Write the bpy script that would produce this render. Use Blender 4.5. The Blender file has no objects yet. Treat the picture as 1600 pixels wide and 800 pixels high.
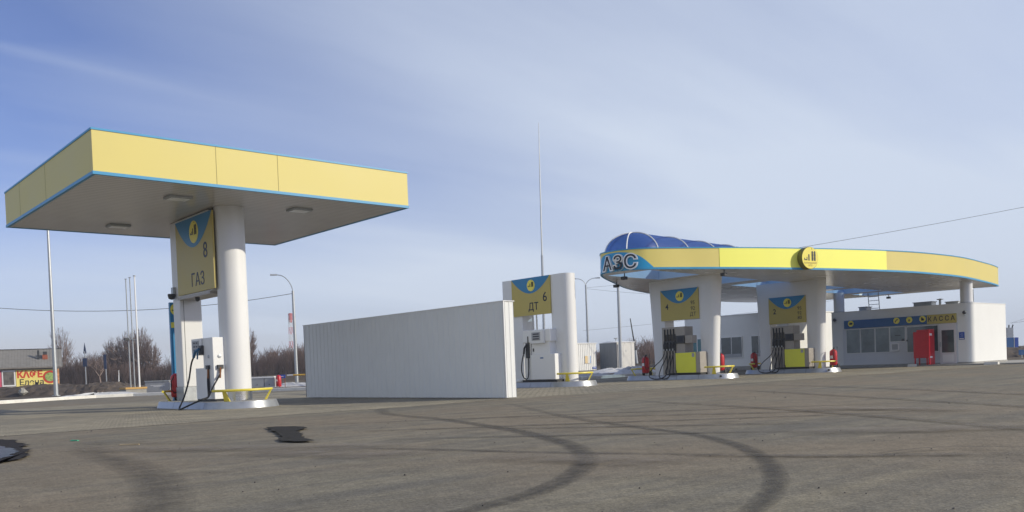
import bpy, bmesh, math, random
from mathutils import Vector, Matrix
C = bpy.context.scene.collection
SC = bpy.context.scene
R = math.radians
PI = math.pi

# ------------------------------------------------------------------ camera
cam = bpy.data.cameras.new('camera')
cam.sensor_width = 36.0
cam.lens = 36.0 * 1366.0 / 1600.0
cam.shift_y = 0.125
cam.clip_start = 0.1
cam.clip_end = 6000
co = bpy.data.objects.new('camera', cam)
C.objects.link(co)
co.matrix_world = Matrix(((0.746, 0.043, -0.664, 0), (-0.664, -0.010, -0.747, 0), (-0.039, 0.999, 0.021, 0.86), (0, 0, 0, 1)))
_x = Vector((0.74601, -0.66472, -0.03942)).normalized()
_b = Vector((-0.66431, -0.74727, 0.0210)).normalized()
_y = _b.cross(_x).normalized()
_x = _y.cross(_b)
co.matrix_world = Matrix(((_x.x, _y.x, _b.x, 0), (_x.y, _y.y, _b.y, 0), (_x.z, _y.z, _b.z, 0.86), (0, 0, 0, 1)))
SC.camera = co

# ------------------------------------------------------------------ sky, sun, exposure
SUN_EL, SUN_AZ = R(24), R(141.5)            # azimuth clockwise from +Y
world = bpy.data.worlds.new('World')
SC.world = world
world.use_nodes = True
nt = world.node_tree
N, L = nt.nodes, nt.links
bg = N['Background']
bg.inputs[1].default_value = 0.125
sky = N.new('ShaderNodeTexSky')
sky.sky_type = 'NISHITA'
sky.sun_disc = False
sky.sun_elevation = SUN_EL
sky.sun_rotation = SUN_AZ
sky.altitude = 100
sky.air_density = 1.0
sky.dust_density = 0.6
sky.ozone_density = 3.0


def nmath(op, a, b=None, nodes=None, links=None):
    m = nodes.new('ShaderNodeMath')
    m.operation = op
    for i, v in enumerate((a, b)):
        if v is None:
            continue
        if isinstance(v, (int, float)):
            m.inputs[i].default_value = v
        else:
            links.new(v, m.inputs[i])
    return m.outputs[0]


def W(op, a, b=None):
    return nmath(op, a, b, N, L)


tc = N.new('ShaderNodeTexCoord')
sep = N.new('ShaderNodeSeparateXYZ')
L.new(tc.outputs['Generated'], sep.inputs[0])
zz = W('ADD', W('MAXIMUM', sep.outputs[2], 0.0), 0.12)
cx = W('DIVIDE', sep.outputs[0], zz)
cy = W('DIVIDE', sep.outputs[1], zz)
comb = N.new('ShaderNodeCombineXYZ')
L.new(cx, comb.inputs[0]); L.new(cy, comb.inputs[1])
mp = N.new('ShaderNodeMapping')
mp.inputs['Rotation'].default_value = (0, 0, R(-104))
mp.inputs['Scale'].default_value = (0.22, 0.75, 1)
mp.inputs['Location'].default_value = (0.55, 0.9, 0)
L.new(comb.outputs[0], mp.inputs[0])
n1 = N.new('ShaderNodeTexNoise')
n1.inputs['Scale'].default_value = 1.0
n1.inputs['Detail'].default_value = 7
n1.inputs['Roughness'].default_value = 0.48
n1.inputs['Distortion'].default_value = 0.35
L.new(mp.outputs[0], n1.inputs['Vector'])
rr = N.new('ShaderNodeMapRange')
rr.interpolation_type = 'SMOOTHSTEP'
rr.inputs['From Min'].default_value = 0.36
rr.inputs['From Max'].default_value = 0.74
L.new(n1.outputs[0], rr.inputs[0])
mp2 = N.new('ShaderNodeMapping')
mp2.inputs['Rotation'].default_value = (0, 0, R(-108))
mp2.inputs['Scale'].default_value = (0.4, 1.7, 1)
L.new(comb.outputs[0], mp2.inputs[0])
n2 = N.new('ShaderNodeTexNoise')
n2.inputs['Scale'].default_value = 1.1
n2.inputs['Detail'].default_value = 8
n2.inputs['Roughness'].default_value = 0.6
L.new(mp2.outputs[0], n2.inputs['Vector'])
streak = W('MULTIPLY', W('MAXIMUM', W('SUBTRACT', n2.outputs[0], 0.45), 0.0), 1.2)
# thin old contrail: a narrow great-circle band high in the air
dotn = N.new('ShaderNodeVectorMath'); dotn.operation = 'DOT_PRODUCT'
L.new(tc.outputs['Generated'], dotn.inputs[0])
dotn.inputs[1].default_value = (-0.059, 0.335, -0.94)
band = W('MAXIMUM', W('SUBTRACT', 1.0, W('DIVIDE', W('ABSOLUTE', dotn.outputs['Value']), 0.0075)), 0.0)
bandx = W('MAXIMUM', W('SUBTRACT', 1.0, W('MULTIPLY', W('MAXIMUM', W('SUBTRACT', sep.outputs[0], 0.1), 0.0), 2.6)), 0.0)
ctr = W('MULTIPLY', W('MULTIPLY', band, bandx), W('MULTIPLY', n2.outputs[0], 0.28))
# the thin veil is denser towards the right-hand (sun) side of the sky
veil = W('ADD', -0.15, W('MULTIPLY', W('ABSOLUTE', sep.outputs[0]), 1.06))
lowv = W('MULTIPLY', W('MAXIMUM', W('SUBTRACT', 1.0, W('DIVIDE', W('ABSOLUTE', sep.outputs[2]), 0.22)), 0.0), 0.42)
veil = W('ADD', veil, lowv)
fac = W('ADD', W('ADD', W('MULTIPLY', W('SUBTRACT', rr.outputs[0], 0.35), 0.42), veil), W('ADD', W('MULTIPLY', streak, 0.30), ctr))
fac = W('MAXIMUM', W('MINIMUM', fac, 0.92), 0.0)
mix = N.new('ShaderNodeMix')
mix.data_type = 'RGBA'
L.new(fac, mix.inputs[0])
tint = N.new('ShaderNodeMix'); tint.data_type = 'RGBA'; tint.blend_type = 'MULTIPLY'; tint.inputs[0].default_value = 1.0
L.new(sky.outputs[0], tint.inputs[6]); tint.inputs[7].default_value = (0.98, 0.88, 1.12, 1)
L.new(tint.outputs[2], mix.inputs[6])
mix.inputs[7].default_value = (5.45, 6.1, 7.15, 1)
L.new(mix.outputs[2], bg.inputs[0])

sl = bpy.data.lights.new('sun', 'SUN')
sl.energy = 3.95
sl.angle = R(0.6)
sl.color = (1.0, 0.925, 0.76)
so = bpy.data.objects.new('sun', sl)
C.objects.link(so)
sd = Vector((math.sin(SUN_AZ) * math.cos(SUN_EL), math.cos(SUN_AZ) * math.cos(SUN_EL), math.sin(SUN_EL)))
so.rotation_euler = sd.to_track_quat('Z', 'Y').to_euler()
so.location = (20, -30, 40)
SC.view_settings.view_transform = 'Standard'
SC.view_settings.look = 'None'
SC.view_settings.exposure = 0.0
SC.view_settings.gamma = 1.0

# ------------------------------------------------------------------ helpers


class MB:
    def __init__(s):
        s.v, s.f, s.cuts = [], [], []

    def add(s, vs, fs):
        o = len(s.v)
        s.cuts.append((o, len(s.f)))
        s.v += [tuple(p) for p in vs]
        s.f += [tuple(i + o for i in f) for f in fs]

    def box(s, x0, x1, y0, y1, z0, z1):
        s.add([(x0, y0, z0), (x1, y0, z0), (x1, y1, z0), (x0, y1, z0), (x0, y0, z1), (x1, y0, z1), (x1, y1, z1), (x0, y1, z1)],
              [(0, 3, 2, 1), (4, 5, 6, 7), (0, 1, 5, 4), (1, 2, 6, 5), (2, 3, 7, 6), (3, 0, 4, 7)])
        return s

    def prism(s, lo, hi):                   # lo, hi: matching loops of 3-D points (counter-clockwise from above)
        n = len(lo)
        s.add(list(lo) + list(hi), [tuple(range(n - 1, -1, -1)), tuple(range(n, 2 * n))] +
              [(i, (i + 1) % n, n + (i + 1) % n, n + i) for i in range(n)])
        return s

    def tube(s, pts, r, n=8, r2=None, cap=True):
        pts = [Vector(p) for p in pts]
        m = len(pts)
        vs = []
        up = None
        for i, p in enumerate(pts):
            d = (pts[min(i + 1, m - 1)] - pts[max(i - 1, 0)])
            if d.length < 1e-9:
                d = Vector((0, 0, 1))
            d.normalize()
            if up is None:
                up = d.orthogonal().normalized()
            up = (up - d * up.dot(d))
            up = up.normalized() if up.length > 1e-6 else d.orthogonal().normalized()
            w = d.cross(up)
            rad = r if r2 is None else r + (r2 - r) * i / (m - 1)
            for k in range(n):
                a = 2 * PI * k / n
                vs.append(p + (up * math.cos(a) + w * math.sin(a)) * rad)
        fs = []
        for i in range(m - 1):
            for k in range(n):
                a, b = i * n + k, i * n + (k + 1) % n
                fs.append((a, b, b + n, a + n))
        if cap:
            fs.append(tuple(range(n - 1, -1, -1)))
            fs.append(tuple(range((m - 1) * n, m * n)))
        s.add(vs, fs)
        return s

    def lathe(s, prof, c=(0, 0, 0), n=24, axis=None):
        vs = []
        M = Matrix.Identity(3)
        if axis is not None:
            M = Vector(axis).to_track_quat('Z', 'Y').to_matrix()
        for r, z in prof:
            for k in range(n):
                a = 2 * PI * k / n
                vs.append(Vector(c) + M @ Vector((r * math.cos(a), r * math.sin(a), z)))
        fs = []
        for i in range(len(prof) - 1):
            for k in range(n):
                a, b = i * n + k, i * n + (k + 1) % n
                fs.append((a, b, b + n, a + n))
        fs.append(tuple(range(n - 1, -1, -1)))
        fs.append(tuple(range((len(prof) - 1) * n, len(prof) * n)))
        s.add(vs, fs)
        return s

    def build_each(s, name, mat, parent, **k):
        # every added piece becomes an object of its own
        cs = s.cuts + [(len(s.v), len(s.f))]
        for (v0, f0), (v1, f1) in zip(cs[:-1], cs[1:]):
            m = MB()
            m.v = s.v[v0:v1]
            m.f = [tuple(i - v0 for i in f) for f in s.f[f0:f1]]
            m.build(name, mat, parent, **k)

    def build(s, name, mat=None, parent=None, smooth=False, bevel=0.0):
        me = bpy.data.meshes.new(name)
        me.from_pydata(s.v, [], s.f)
        me.update()
        if mat is not None:
            me.materials.append(mat)
        o = bpy.data.objects.new(name, me)
        C.objects.link(o)
        if parent is not None:
            o.parent = parent
            me.transform(Matrix.Translation(-Vector(parent.get('_w', (0, 0, 0)))))
            o['_w'] = tuple(parent.get('_w', (0, 0, 0)))
        else:
            o['_w'] = (0.0, 0.0, 0.0)
        if smooth:
            me.polygons.foreach_set('use_smooth', [True] * len(me.polygons))
            try:
                me.set_sharp_from_angle(angle=R(35))
            except Exception:
                pass
        if bevel > 0:
            bv = o.modifiers.new('bevel', 'BEVEL')
            bv.width = bevel
            bv.segments = 2
            bv.limit_method = 'ANGLE'
        return o


def tag(o, label=None, cat=None, group=None, kind=None):
    if label: o['label'] = label
    if cat: o['category'] = cat
    if group: o['group'] = group
    if kind: o['kind'] = kind
    return o


def thing(name, loc, label, cat, group=None):
    o = bpy.data.objects.new(name, None)
    C.objects.link(o)
    o.location = loc
    o['_w'] = tuple(float(a) for a in loc)
    o.empty_display_size = 0.2
    return tag(o, label, cat, group)


MATS = {}


def pm(name, col, rough=0.6, metal=0.0, var=0.06, scale=3.0, bump=0.0, bscale=60.0, spec=0.5, emit=None, fine=0.0, coat=0.0):
    """procedural material: base colour broken up by large and fine noise"""
    if name in MATS:
        return MATS[name]
    m = bpy.data.materials.new(name)
    m.use_nodes = True
    n, l = m.node_tree.nodes, m.node_tree.links
    b = n['Principled BSDF']
    b.inputs['Roughness'].default_value = rough
    b.inputs['Metallic'].default_value = metal
    b.inputs['Specular IOR Level'].default_value = spec
    b.inputs['Coat Weight'].default_value = coat
    tx = n.new('ShaderNodeTexCoord')
    ns = n.new('ShaderNodeTexNoise')
    ns.inputs['Scale'].default_value = scale
    ns.inputs['Detail'].default_value = 6
    ns.inputs['Roughness'].default_value = 0.6
    l.new(tx.outputs['Object'], ns.inputs['Vector'])
    mr = n.new('ShaderNodeMapRange')
    mr.inputs['From Min'].default_value = 0.3
    mr.inputs['From Max'].default_value = 0.7
    mr.inputs['To Min'].default_value = 1 - var
    mr.inputs['To Max'].default_value = 1 + var
    l.new(ns.outputs[0], mr.inputs[0])
    vm = n.new('ShaderNodeVectorMath'); vm.operation = 'SCALE'
    vm.inputs[0].default_value = col
    l.new(mr.outputs[0], vm.inputs['Scale'])
    l.new(vm.outputs[0], b.inputs['Base Color'])
    rm = n.new('ShaderNodeMapRange')
    rm.inputs['To Min'].default_value = max(0.02, rough - 0.08)
    rm.inputs['To Max'].default_value = min(1, rough + 0.08)
    l.new(ns.outputs[0], rm.inputs[0])
    l.new(rm.outputs[0], b.inputs['Roughness'])
    if bump > 0:
        n3 = n.new('ShaderNodeTexNoise')
        n3.inputs['Scale'].default_value = bscale
        n3.inputs['Detail'].default_value = 4
        l.new(tx.outputs['Object'], n3.inputs['Vector'])
        bp = n.new('ShaderNodeBump')
        bp.inputs['Strength'].default_value = bump
        bp.inputs['Distance'].default_value = 0.02
        l.new(n3.outputs[0], bp.inputs['Height'])
        l.new(bp.outputs[0], b.inputs['Normal'])
    MATS[name] = m
    return m


def add_seams(m, axis, pitch, depth=0.004, width=0.06, dark=0.75):
    """thin seams between panels or boards, every pitch metres along one world axis"""
    n, l = m.node_tree.nodes, m.node_tree.links
    b = n['Principled BSDF']
    g = n.new('ShaderNodeNewGeometry')
    sp = n.new('ShaderNodeSeparateXYZ')
    l.new(g.outputs['Position'], sp.inputs[0])
    f = nmath('FRACT', nmath('DIVIDE', sp.outputs[axis], pitch, n, l), None, n, l)
    e = nmath('LESS_THAN', f, width, n, l)
    src = b.inputs['Base Color'].links[0].from_socket
    mx = n.new('ShaderNodeMix'); mx.data_type = 'RGBA'; mx.blend_type = 'MULTIPLY'
    l.new(e, mx.inputs[0]); l.new(src, mx.inputs[6])
    mx.inputs[7].default_value = (dark, dark, dark, 1)
    l.new(mx.outputs[2], b.inputs['Base Color'])
    return m


white = pm('white_panel', (0.78, 0.78, 0.76), 0.42, var=0.02, scale=1.2)
white_cl = pm('white_column_cladding', (0.73, 0.73, 0.72), 0.38, var=0.02, scale=1.0)
fence_m = pm('white_profiled_sheet', (0.71, 0.72, 0.70), 0.42, var=0.03, scale=0.9)
render_w = pm('white_render', (0.76, 0.76, 0.73), 0.8, var=0.03, scale=0.8, bump=0.05)
shed_w = pm('white_shed_sheet', (0.74, 0.74, 0.71), 0.5, var=0.04, scale=1.5)
yellow = pm('pale_yellow_panel', (0.64, 0.53, 0.145), 0.5, var=0.03, scale=0.8)
yellow2 = pm('dull_yellow_panel', (0.72, 0.60, 0.165), 0.45, var=0.03, scale=0.8)
signyel = pm('ochre_sign_panel', (0.50, 0.405, 0.105), 0.45, var=0.03, scale=2)
lemon = pm('lemon_lightbox', (0.93, 0.91, 0.14), 0.5, var=0.02, scale=0.8)
pumpyel = pm('yellow_green_door', (0.80, 0.80, 0.06), 0.35, var=0.03)
blue = pm('sign_blue', (0.025, 0.21, 0.42), 0.4, var=0.03)
trimblue = pm('trim_blue', (0.03, 0.27, 0.50), 0.4, var=0.04)
kioskblue = pm('kiosk_blue', (0.03, 0.12, 0.30), 0.5, var=0.05)
dark = pm('dark_lettering', (0.015, 0.017, 0.03), 0.45, var=0.1)
black = pm('black_rubber', (0.012, 0.012, 0.013), 0.5, var=0.15)
charcoal = pm('charcoal_plastic', (0.04, 0.042, 0.045), 0.45, var=0.1)
steel = pm('brushed_steel', (0.62, 0.62, 0.62), 0.28, metal=1.0, var=0.05, scale=5)
galv = pm('galvanised_steel', (0.42, 0.44, 0.45), 0.45, metal=0.6, var=0.1, scale=8)
kerb_st = pm('island_sheet_metal', (0.36, 0.375, 0.39), 0.33, metal=0.45, var=0.10, scale=4)
conc = pm('concrete', (0.33, 0.32, 0.29), 0.9, var=0.12, scale=5, bump=0.3)
kerb_w = pm('whitewashed_kerb', (0.72, 0.70, 0.64), 0.85, var=0.12, scale=3, bump=0.3, bscale=20)
railyel = pm('rail_yellow', (0.72, 0.60, 0.07), 0.4, var=0.06)
red = pm('red_paint', (0.50, 0.015, 0.02), 0.35, var=0.08)
redcab = pm('red_cabinet_paint', (0.55, 0.01, 0.025), 0.3, var=0.06)
greycab = pm('grey_cabinet', (0.36, 0.37, 0.38), 0.5, var=0.06)
taupe = pm('taupe_pump_metal', (0.34, 0.31, 0.27), 0.4, metal=0.2, var=0.06)
glass_d = pm('dark_window_glass', (0.05, 0.07, 0.08), 0.08, var=0.3, scale=1.5, spec=0.9)
glass_k = pm('kiosk_window_glass', (0.17, 0.21, 0.22), 0.12, var=0.35, scale=1.3, spec=0.5)
teal = pm('teal_glass', (0.03, 0.16, 0.19), 0.12, var=0.2, spec=0.8)
soffit_m = pm('soffit_panel', (0.62, 0.60, 0.57), 0.22, var=0.03, scale=0.5, spec=0.55)
add_seams(soffit_m, 1, 0.2, width=0.14, dark=0.5)
soffit2 = pm('station_soffit', (0.58, 0.57, 0.55), 0.26, var=0.04, scale=0.4, spec=0.55)
recess_m = pm('recess_lining', (0.62, 0.78, 0.88), 0.4, var=0.04)  # white lining tinted: blue light from the glazing above is put into its colour
emblem_y = pm('emblem_yellow', (0.86, 0.74, 0.10), 0.4, var=0.02)
olive = pm('roundel_rim', (0.16, 0.15, 0.03), 0.5, var=0.05)
snow_m = pm('dirty_snow', (0.50, 0.505, 0.51), 0.9, var=0.18, scale=4, bump=0.6, bscale=9)
earth = pm('dark_earth', (0.085, 0.066, 0.052), 0.95, var=0.5, scale=1.6, bump=1.0, bscale=5)
bark = pm('bare_twigs', (0.27, 0.20, 0.165), 0.9, var=0.2)
bark2 = pm('brown_thicket', (0.24, 0.165, 0.125), 0.9, var=0.3, scale=0.2)
orange_h = pm('copper_hose', (0.25, 0.09, 0.02), 0.5, var=0.2)
slate = pm('weathered_slate', (0.22, 0.21, 0.19), 0.9, var=0.15, scale=1.5, bump=0.3)
brick = pm('red_brick', (0.30, 0.09, 0.05), 0.9, var=0.2)
bannery = pm('banner_yellow', (0.86, 0.72, 0.20), 0.6, var=0.08, scale=1)
bannerr = pm('banner_red', (0.62, 0.05, 0.02), 0.6, var=0.08)
timber = pm('grey_timber', (0.20, 0.18, 0.16), 0.9, var=0.2)
bluepaint = pm('cobalt_paint', (0.02, 0.08, 0.38), 0.5, var=0.1)
silver = pm('silver_letter_edge', (0.78, 0.79, 0.80), 0.3, metal=0.25, var=0.03)
lampglass = pm('lamp_lens', (0.85, 0.86, 0.85), 0.3, var=0.1, scale=6)

# blue polycarbonate: part see-through, part glossy
poly = bpy.data.materials.new('blue_polycarbonate')
poly.use_nodes = True
_n, _l = poly.node_tree.nodes, poly.node_tree.links
_p = _n['Principled BSDF']
_p.inputs['Base Color'].default_value = (0.03, 0.05, 0.20, 1)
_p.inputs['Roughness'].default_value = 0.2
_t = _n.new('ShaderNodeBsdfTranslucent'); _t.inputs[0].default_value = (0.10, 0.22, 0.75, 1)
_tr = _n.new('ShaderNodeBsdfTransparent'); _tr.inputs[0].default_value = (0.50, 0.72, 0.98, 1)
_m1 = _n.new('ShaderNodeMixShader'); _m1.inputs[0].default_value = 0.35
_m2 = _n.new('ShaderNodeMixShader'); _m2.inputs[0].default_value = 0.42
_nz = _n.new('ShaderNodeTexNoise'); _nz.inputs['Scale'].default_value = 0.8
_l.new(_nz.outputs[0], _p.inputs['Roughness'])
_p.inputs['Roughness'].default_value = 0.2
_l.new(_p.outputs[0], _m1.inputs[1]); _l.new(_t.outputs[0], _m1.inputs[2])
_l.new(_m1.outputs[0], _m2.inputs[1]); _l.new(_tr.outputs[0], _m2.inputs[2])
_l.new(_m2.outputs[0], _n['Material Output'].inputs[0])


def text_mesh(s, size, ext=0.002, bold=0.0, align='CENTER', xs=1.0):
    cu = bpy.data.curves.new('t', 'FONT')
    cu.body = s
    cu.size = size
    cu.extrude = ext
    cu.offset = bold
    cu.align_x = align
    cu.align_y = 'CENTER'
    cu.resolution_u = 4
    o = bpy.data.objects.new('t', cu)
    C.objects.link(o)
    dg = bpy.context.evaluated_depsgraph_get()
    dg.update()
    me = bpy.data.meshes.new_from_object(o.evaluated_get(dg))
    bpy.data.objects.remove(o)
    if xs != 1.0:
        me.transform(Matrix.Diagonal((xs, 1, 1, 1)))
    return me


def place_mesh(me, name, pos, nrm, mat, parent=None):
    """mesh drawn in its own XY plane, set upright at pos facing nrm"""
    n = Vector(nrm).normalized()
    up = Vector((0, 0, 1))
    r = up.cross(n).normalized()
    M = Matrix(((r.x, up.x, n.x, pos[0]), (r.y, up.y, n.y, pos[1]), (r.z, up.z, n.z, pos[2]), (0, 0, 0, 1)))
    me.transform(M)
    me.materials.clear()
    me.materials.append(mat)
    o = bpy.data.objects.new(name, me)
    me.name = name
    C.objects.link(o)
    o['_w'] = (0.0, 0.0, 0.0)
    if parent is not None:
        o.parent = parent
        w = tuple(parent.get('_w', (0, 0, 0)))
        me.transform(Matrix.Translation(-Vector(w)))
        o['_w'] = w
    return o


def write(s, size, pos, nrm, mat, parent, name='lettering', bold=0.0, align='CENTER', ext=0.003, xs=1.0):
    return place_mesh(text_mesh(s, size, ext, bold, align, xs), name, pos, nrm, mat, parent)


def flat_mesh(polys, th=0.004):
    """closed thin plates from 2-D outlines"""
    b = MB()
    for p in polys:
        area = sum(p[i][0] * p[(i + 1) % len(p)][1] - p[(i + 1) % len(p)][0] * p[i][1] for i in range(len(p)))
        if area < 0:
            p = p[::-1]
        b.prism([(x, y, 0) for x, y in p], [(x, y, th) for x, y in p])
    me = bpy.data.meshes.new('plate')
    me.from_pydata(b.v, [], b.f)
    me.update()
    return me


def rect(x0, x1, y0, y1):
    return [(x0, y0), (x1, y0), (x1, y1), (x0, y1)]


def circ(r, n=32, cx=0, cy=0):
    return [(cx + r * math.cos(2 * PI * k / n), cy + r * math.sin(2 * PI * k / n)) for k in range(n)]


def emblem(pos, r, nrm, parent, deep=0.01, writing=False, rim=None):
    """yellow disc with dark refinery towers"""
    n = Vector(nrm).normalized()
    p = Vector(pos)
    disc = place_mesh(flat_mesh([circ(r, 40)], deep), 'emblem_disc', p, n, emblem_y, parent)
    pl = [rect(-0.74, -0.66, -0.22, 0.0), rect(-0.66, -0.36, -0.22, -0.12), rect(-0.44, -0.36, -0.12, 0.08),
          circ(0.05, 10, 0.22, 0.84)]
    for cx_, w, h0, h1 in ((-0.16, 0.15, -0.25, 0.34), (0.27, 0.17, -0.27, 0.64), (0.56, 0.17, -0.27, 0.64)):
        pl.append([(cx_ - w / 2, h0), (cx_ + w / 2, h0), (cx_ + w / 2, h1 - w * .3), (cx_ + w * .25, h1), (cx_ - w * .25, h1), (cx_ - w / 2, h1 - w * .3)])
    k = -0.2
    while k < 0.5:
        pl.append(rect(0.15, 0.40, k, k + 0.05)); pl.append(rect(0.43, 0.69, k + .003, k + 0.053))
        k += 0.13
    pl = [[(x * r, y * r) for x, y in q] for q in pl]
    me = flat_mesh(pl, 0.004)
    place_mesh(me, 'tower_symbol', p + n * (deep + 0.001), n, dark, disc)
    if writing:
        faint = pm('faint_gold_print', (0.50, 0.36, 0.10), 0.5)
        write('Антипинский', r * 0.25, p + n * (deep + 0.002) + Vector((0, 0, -r * 0.46)), n, faint, disc, ext=0.002)
        write('НПЗ', r * 0.24, p + n * (deep + 0.002) + Vector((0, 0, -r * 0.70)), n, faint, disc, ext=0.002)
    return disc


def fuel_sign(parent, x, y0, y1, z0, z1, texts, dip=0.42):
    """ochre board facing -X with a blue arched top and the emblem; y0 is its right-hand edge as seen"""
    b = MB().box(x - 0.05, x - 0.002, y0, y1, z0, z1).build('sign_board', signyel, parent)
    w, h = y1 - y0, z1 - z0
    top = h * dip
    pts = []
    for k in range(25):
        t = -1 + 2 * k / 24
        pts.append((t * w / 2, h / 2 - top * (1 - abs(t) ** 1.9)))
    pts.append((w / 2, h / 2 - 0.0)) if False else None
    yc, zc = (y0 + y1) / 2, (z0 + z1) / 2
    place_mesh(flat_mesh([pts], 0.004), 'blue_arch', (x - 0.051, yc, zc), (-1, 0, 0), blue, b)
    emblem((x - 0.056, yc - 0.02 * w, z1 - top * 0.50), min(top * 0.36, w * 0.105) if w < 2.3 else top * 0.37, (-1, 0, 0), b, deep=0.006)
    for s, size, fy, fz, bold in texts:          # fy: fraction from the left edge as seen, fz: from the bottom
        write(s, size, (x - 0.053, y1 - w * fy, z0 + h * fz), (-1, 0, 0), dark, b, bold=bold)
    return b


def stadium(cx_, y0, y1, r, z, n=14):
    """rounded outline: straight along Y between y0 and y1, half-round ends of radius r"""
    p = []
    for k in range(n + 1):
        a = PI + PI * k / n
        p.append((cx_ + r * math.cos(a), y0 + r * math.sin(a), z))
    for k in range(n + 1):
        a = PI * k / n
        p.append((cx_ + r * math.cos(a), y1 + r * math.sin(a), z))
    return p


def rail_bumper(cx_, cy_, sgn, label, group='yellow guard rails at the island ends', z0=0.19, h=0.30, r=0.86):
    t = thing('guard_rail', (cx_, cy_ + sgn * r, z0), label, 'guard rail', group)
    arc = []
    for k in range(21):
        a = R(-78 + 156 * k / 20)
        arc.append((cx_ + r * math.sin(a), cy_ + sgn * r * math.cos(a), z0 + h))
    MB().tube(arc, 0.035, 8).build('rail', railyel, t, smooth=True)
    for s in (-1, 1):
        a = R(52 * s)
        for_top = Vector((cx_ + r * math.sin(a), cy_ + sgn * r * math.cos(a), z0 + h - 0.02))
        bot = Vector((cx_ + (r - 0.16) * math.sin(a), cy_ + sgn * (r - 0.16) * math.cos(a), z0 + 0.002))
        tdir = Vector((math.cos(a), -sgn * math.sin(a), 0)).normalized()
        q = Vector((math.sin(a), sgn * math.cos(a), 0)).normalized()
        b = MB()
        vs = []
        for p, w in ((bot, 0.085), (for_top, 0.045)):
            for du, dv in ((-1, -1), (1, -1), (1, 1), (-1, 1)):
                vs.append(p + tdir * w * du + q * 0.02 * dv)
        b.add(vs, [(0, 3, 2, 1), (4, 5, 6, 7), (0, 1, 5, 4), (1, 2, 6, 5), (2, 3, 7, 6), (3, 0, 4, 7)])
        b.build('leg', railyel, t)
    return t


def island(name, cx_, y0, y1, label, r=1.05, h=0.19):
    t = thing(name, (cx_, (y0 + y1) / 2, 0), label, 'pump island', 'raised pump islands')
    b = MB().prism(stadium(cx_, y0, y1, r, 0.0), stadium(cx_, y0, y1, r - 0.07, h))
    b.build('metal_skirt', kerb_st, t, smooth=True)
    MB().prism(stadium(cx_, y0, y1, r - 0.10, h - 0.05), stadium(cx_, y0, y1, r - 0.10, h + 0.004)).build('island_top', conc, t)
    n = MB()
    yy = y0
    while yy <= y1:
        for s in (-1, 1):
            xa, xb = cx_ + s * (r + 0.002), cx_ + s * (r - 0.066)
            n.add([(xa, yy - 0.006, 0.01), (xa, yy + 0.006, 0.01), (xb, yy + 0.006, h), (xb, yy - 0.006, h)], [(0, 1, 2, 3)])
        yy += 1.1
    n.build_each('skirt_joint', charcoal, t)
    return t


def extinguisher(x, y, z, label, s=1.0, turn=0.0):
    t = thing('fire_extinguisher', (x, y, z), label, 'fire extinguisher', 'wheeled fire extinguishers on the islands')
    c_, s_ = math.cos(turn), math.sin(turn)
    P_ = lambda a, b, c: (x + (a * c_ - b * s_) * s, y + (a * s_ + b * c_) * s, z + c * s)
    MB().lathe([(0.10, 0.10), (0.155, 0.13), (0.165, 0.18), (0.165, 0.68), (0.15, 0.76), (0.08, 0.82), (0.04, 0.84)], (x, y, z), 18).build('cylinder', red, t, smooth=True)
    MB().tube([P_(0, 0, 0.82), P_(0, 0, 0.92)], 0.035, 8).tube([P_(-0.05, 0, 0.9), P_(0.12, 0, 0.93)], 0.018, 6).build('valve', charcoal, t)
    hose = [P_(0.03, 0, 0.9), P_(-0.12, -0.12, 0.95), P_(-0.25, -0.16, 0.75), P_(-0.26, -0.16, 0.45), P_(-0.16, -0.18, 0.3), P_(0.0, -0.2, 0.35)]
    MB().tube(hose, 0.016, 6).build('hose', black, t, smooth=True)
    MB().tube([P_(0.17, 0.1, 0.05), P_(0.19, 0.1, 1.0), P_(0.19, -0.1, 1.0), P_(0.17, -0.1, 0.05)], 0.012, 6).build('handle', charcoal, t)
    for q in (-0.2, 0.2):
        MB().lathe([(0.085, -0.02), (0.1, -0.012), (0.1, 0.012), (0.085, 0.02)], P_(0.1, q, 0.1), 16, axis=(-s_, c_, 0)).build('wheel', black, t)
    MB().box(x - 0.171, x - 0.166, y - 0.06, y + 0.06, z + 0.42, z + 0.55).build('paper_label', white, t)
    return t


def ribbed_wall(p0, p1, z0, z1, name, mat, parent, pitch=0.2, depth=0.03, th=0.04):
    """profiled sheet: trapezoid ribs running up, outward normal to the right of p0->p1 turned by -90"""
    a, b = Vector((p0[0], p0[1], 0)), Vector((p1[0], p1[1], 0))
    d = (b - a); Ln = d.length; d.normalize()
    nrm = Vector((d.y, -d.x, 0))
    prof = []
    x = 0
    while x < Ln - 1e-6:
        for fx, fd in ((0, 0), (0.30, 0), (0.36, 1), (0.62, 1), (0.68, 0)):
            q = x + fx * pitch
            if q < Ln:
                prof.append((q, fd * depth))
        x += pitch
    prof.append((Ln, 0))
    mb = MB()
    vs = []
    for q, dd in prof:
        p = a + d * q + nrm * dd
        vs.append((p.x, p.y, z0)); vs.append((p.x, p.y, z1))
    fs = [(2 * i, 2 * i + 2, 2 * i + 3, 2 * i + 1) for i in range(len(prof) - 1)]
    mb.add(vs, fs)
    m = len(prof)
    vs2 = []
    for q, dd in prof:
        p = a + d * q - nrm * th
        vs2.append((p.x, p.y, z0)); vs2.append((p.x, p.y, z1))
    mb.add(vs2, [(2 * i + 2, 2 * i, 2 * i + 1, 2 * i + 3) for i in range(m - 1)])
    mb.add([vs[1 + 2 * i] for i in range(m)] + [vs2[1 + 2 * i] for i in range(m)], [(i, i + 1, m + i + 1, m + i) for i in range(m - 1)])
    for e in (0, m - 1):
        mb.add([vs[2 * e], vs[2 * e + 1], vs2[2 * e + 1], vs2[2 * e]], [(0, 1, 2, 3)])
    return mb.build(name, mat, parent)


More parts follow.
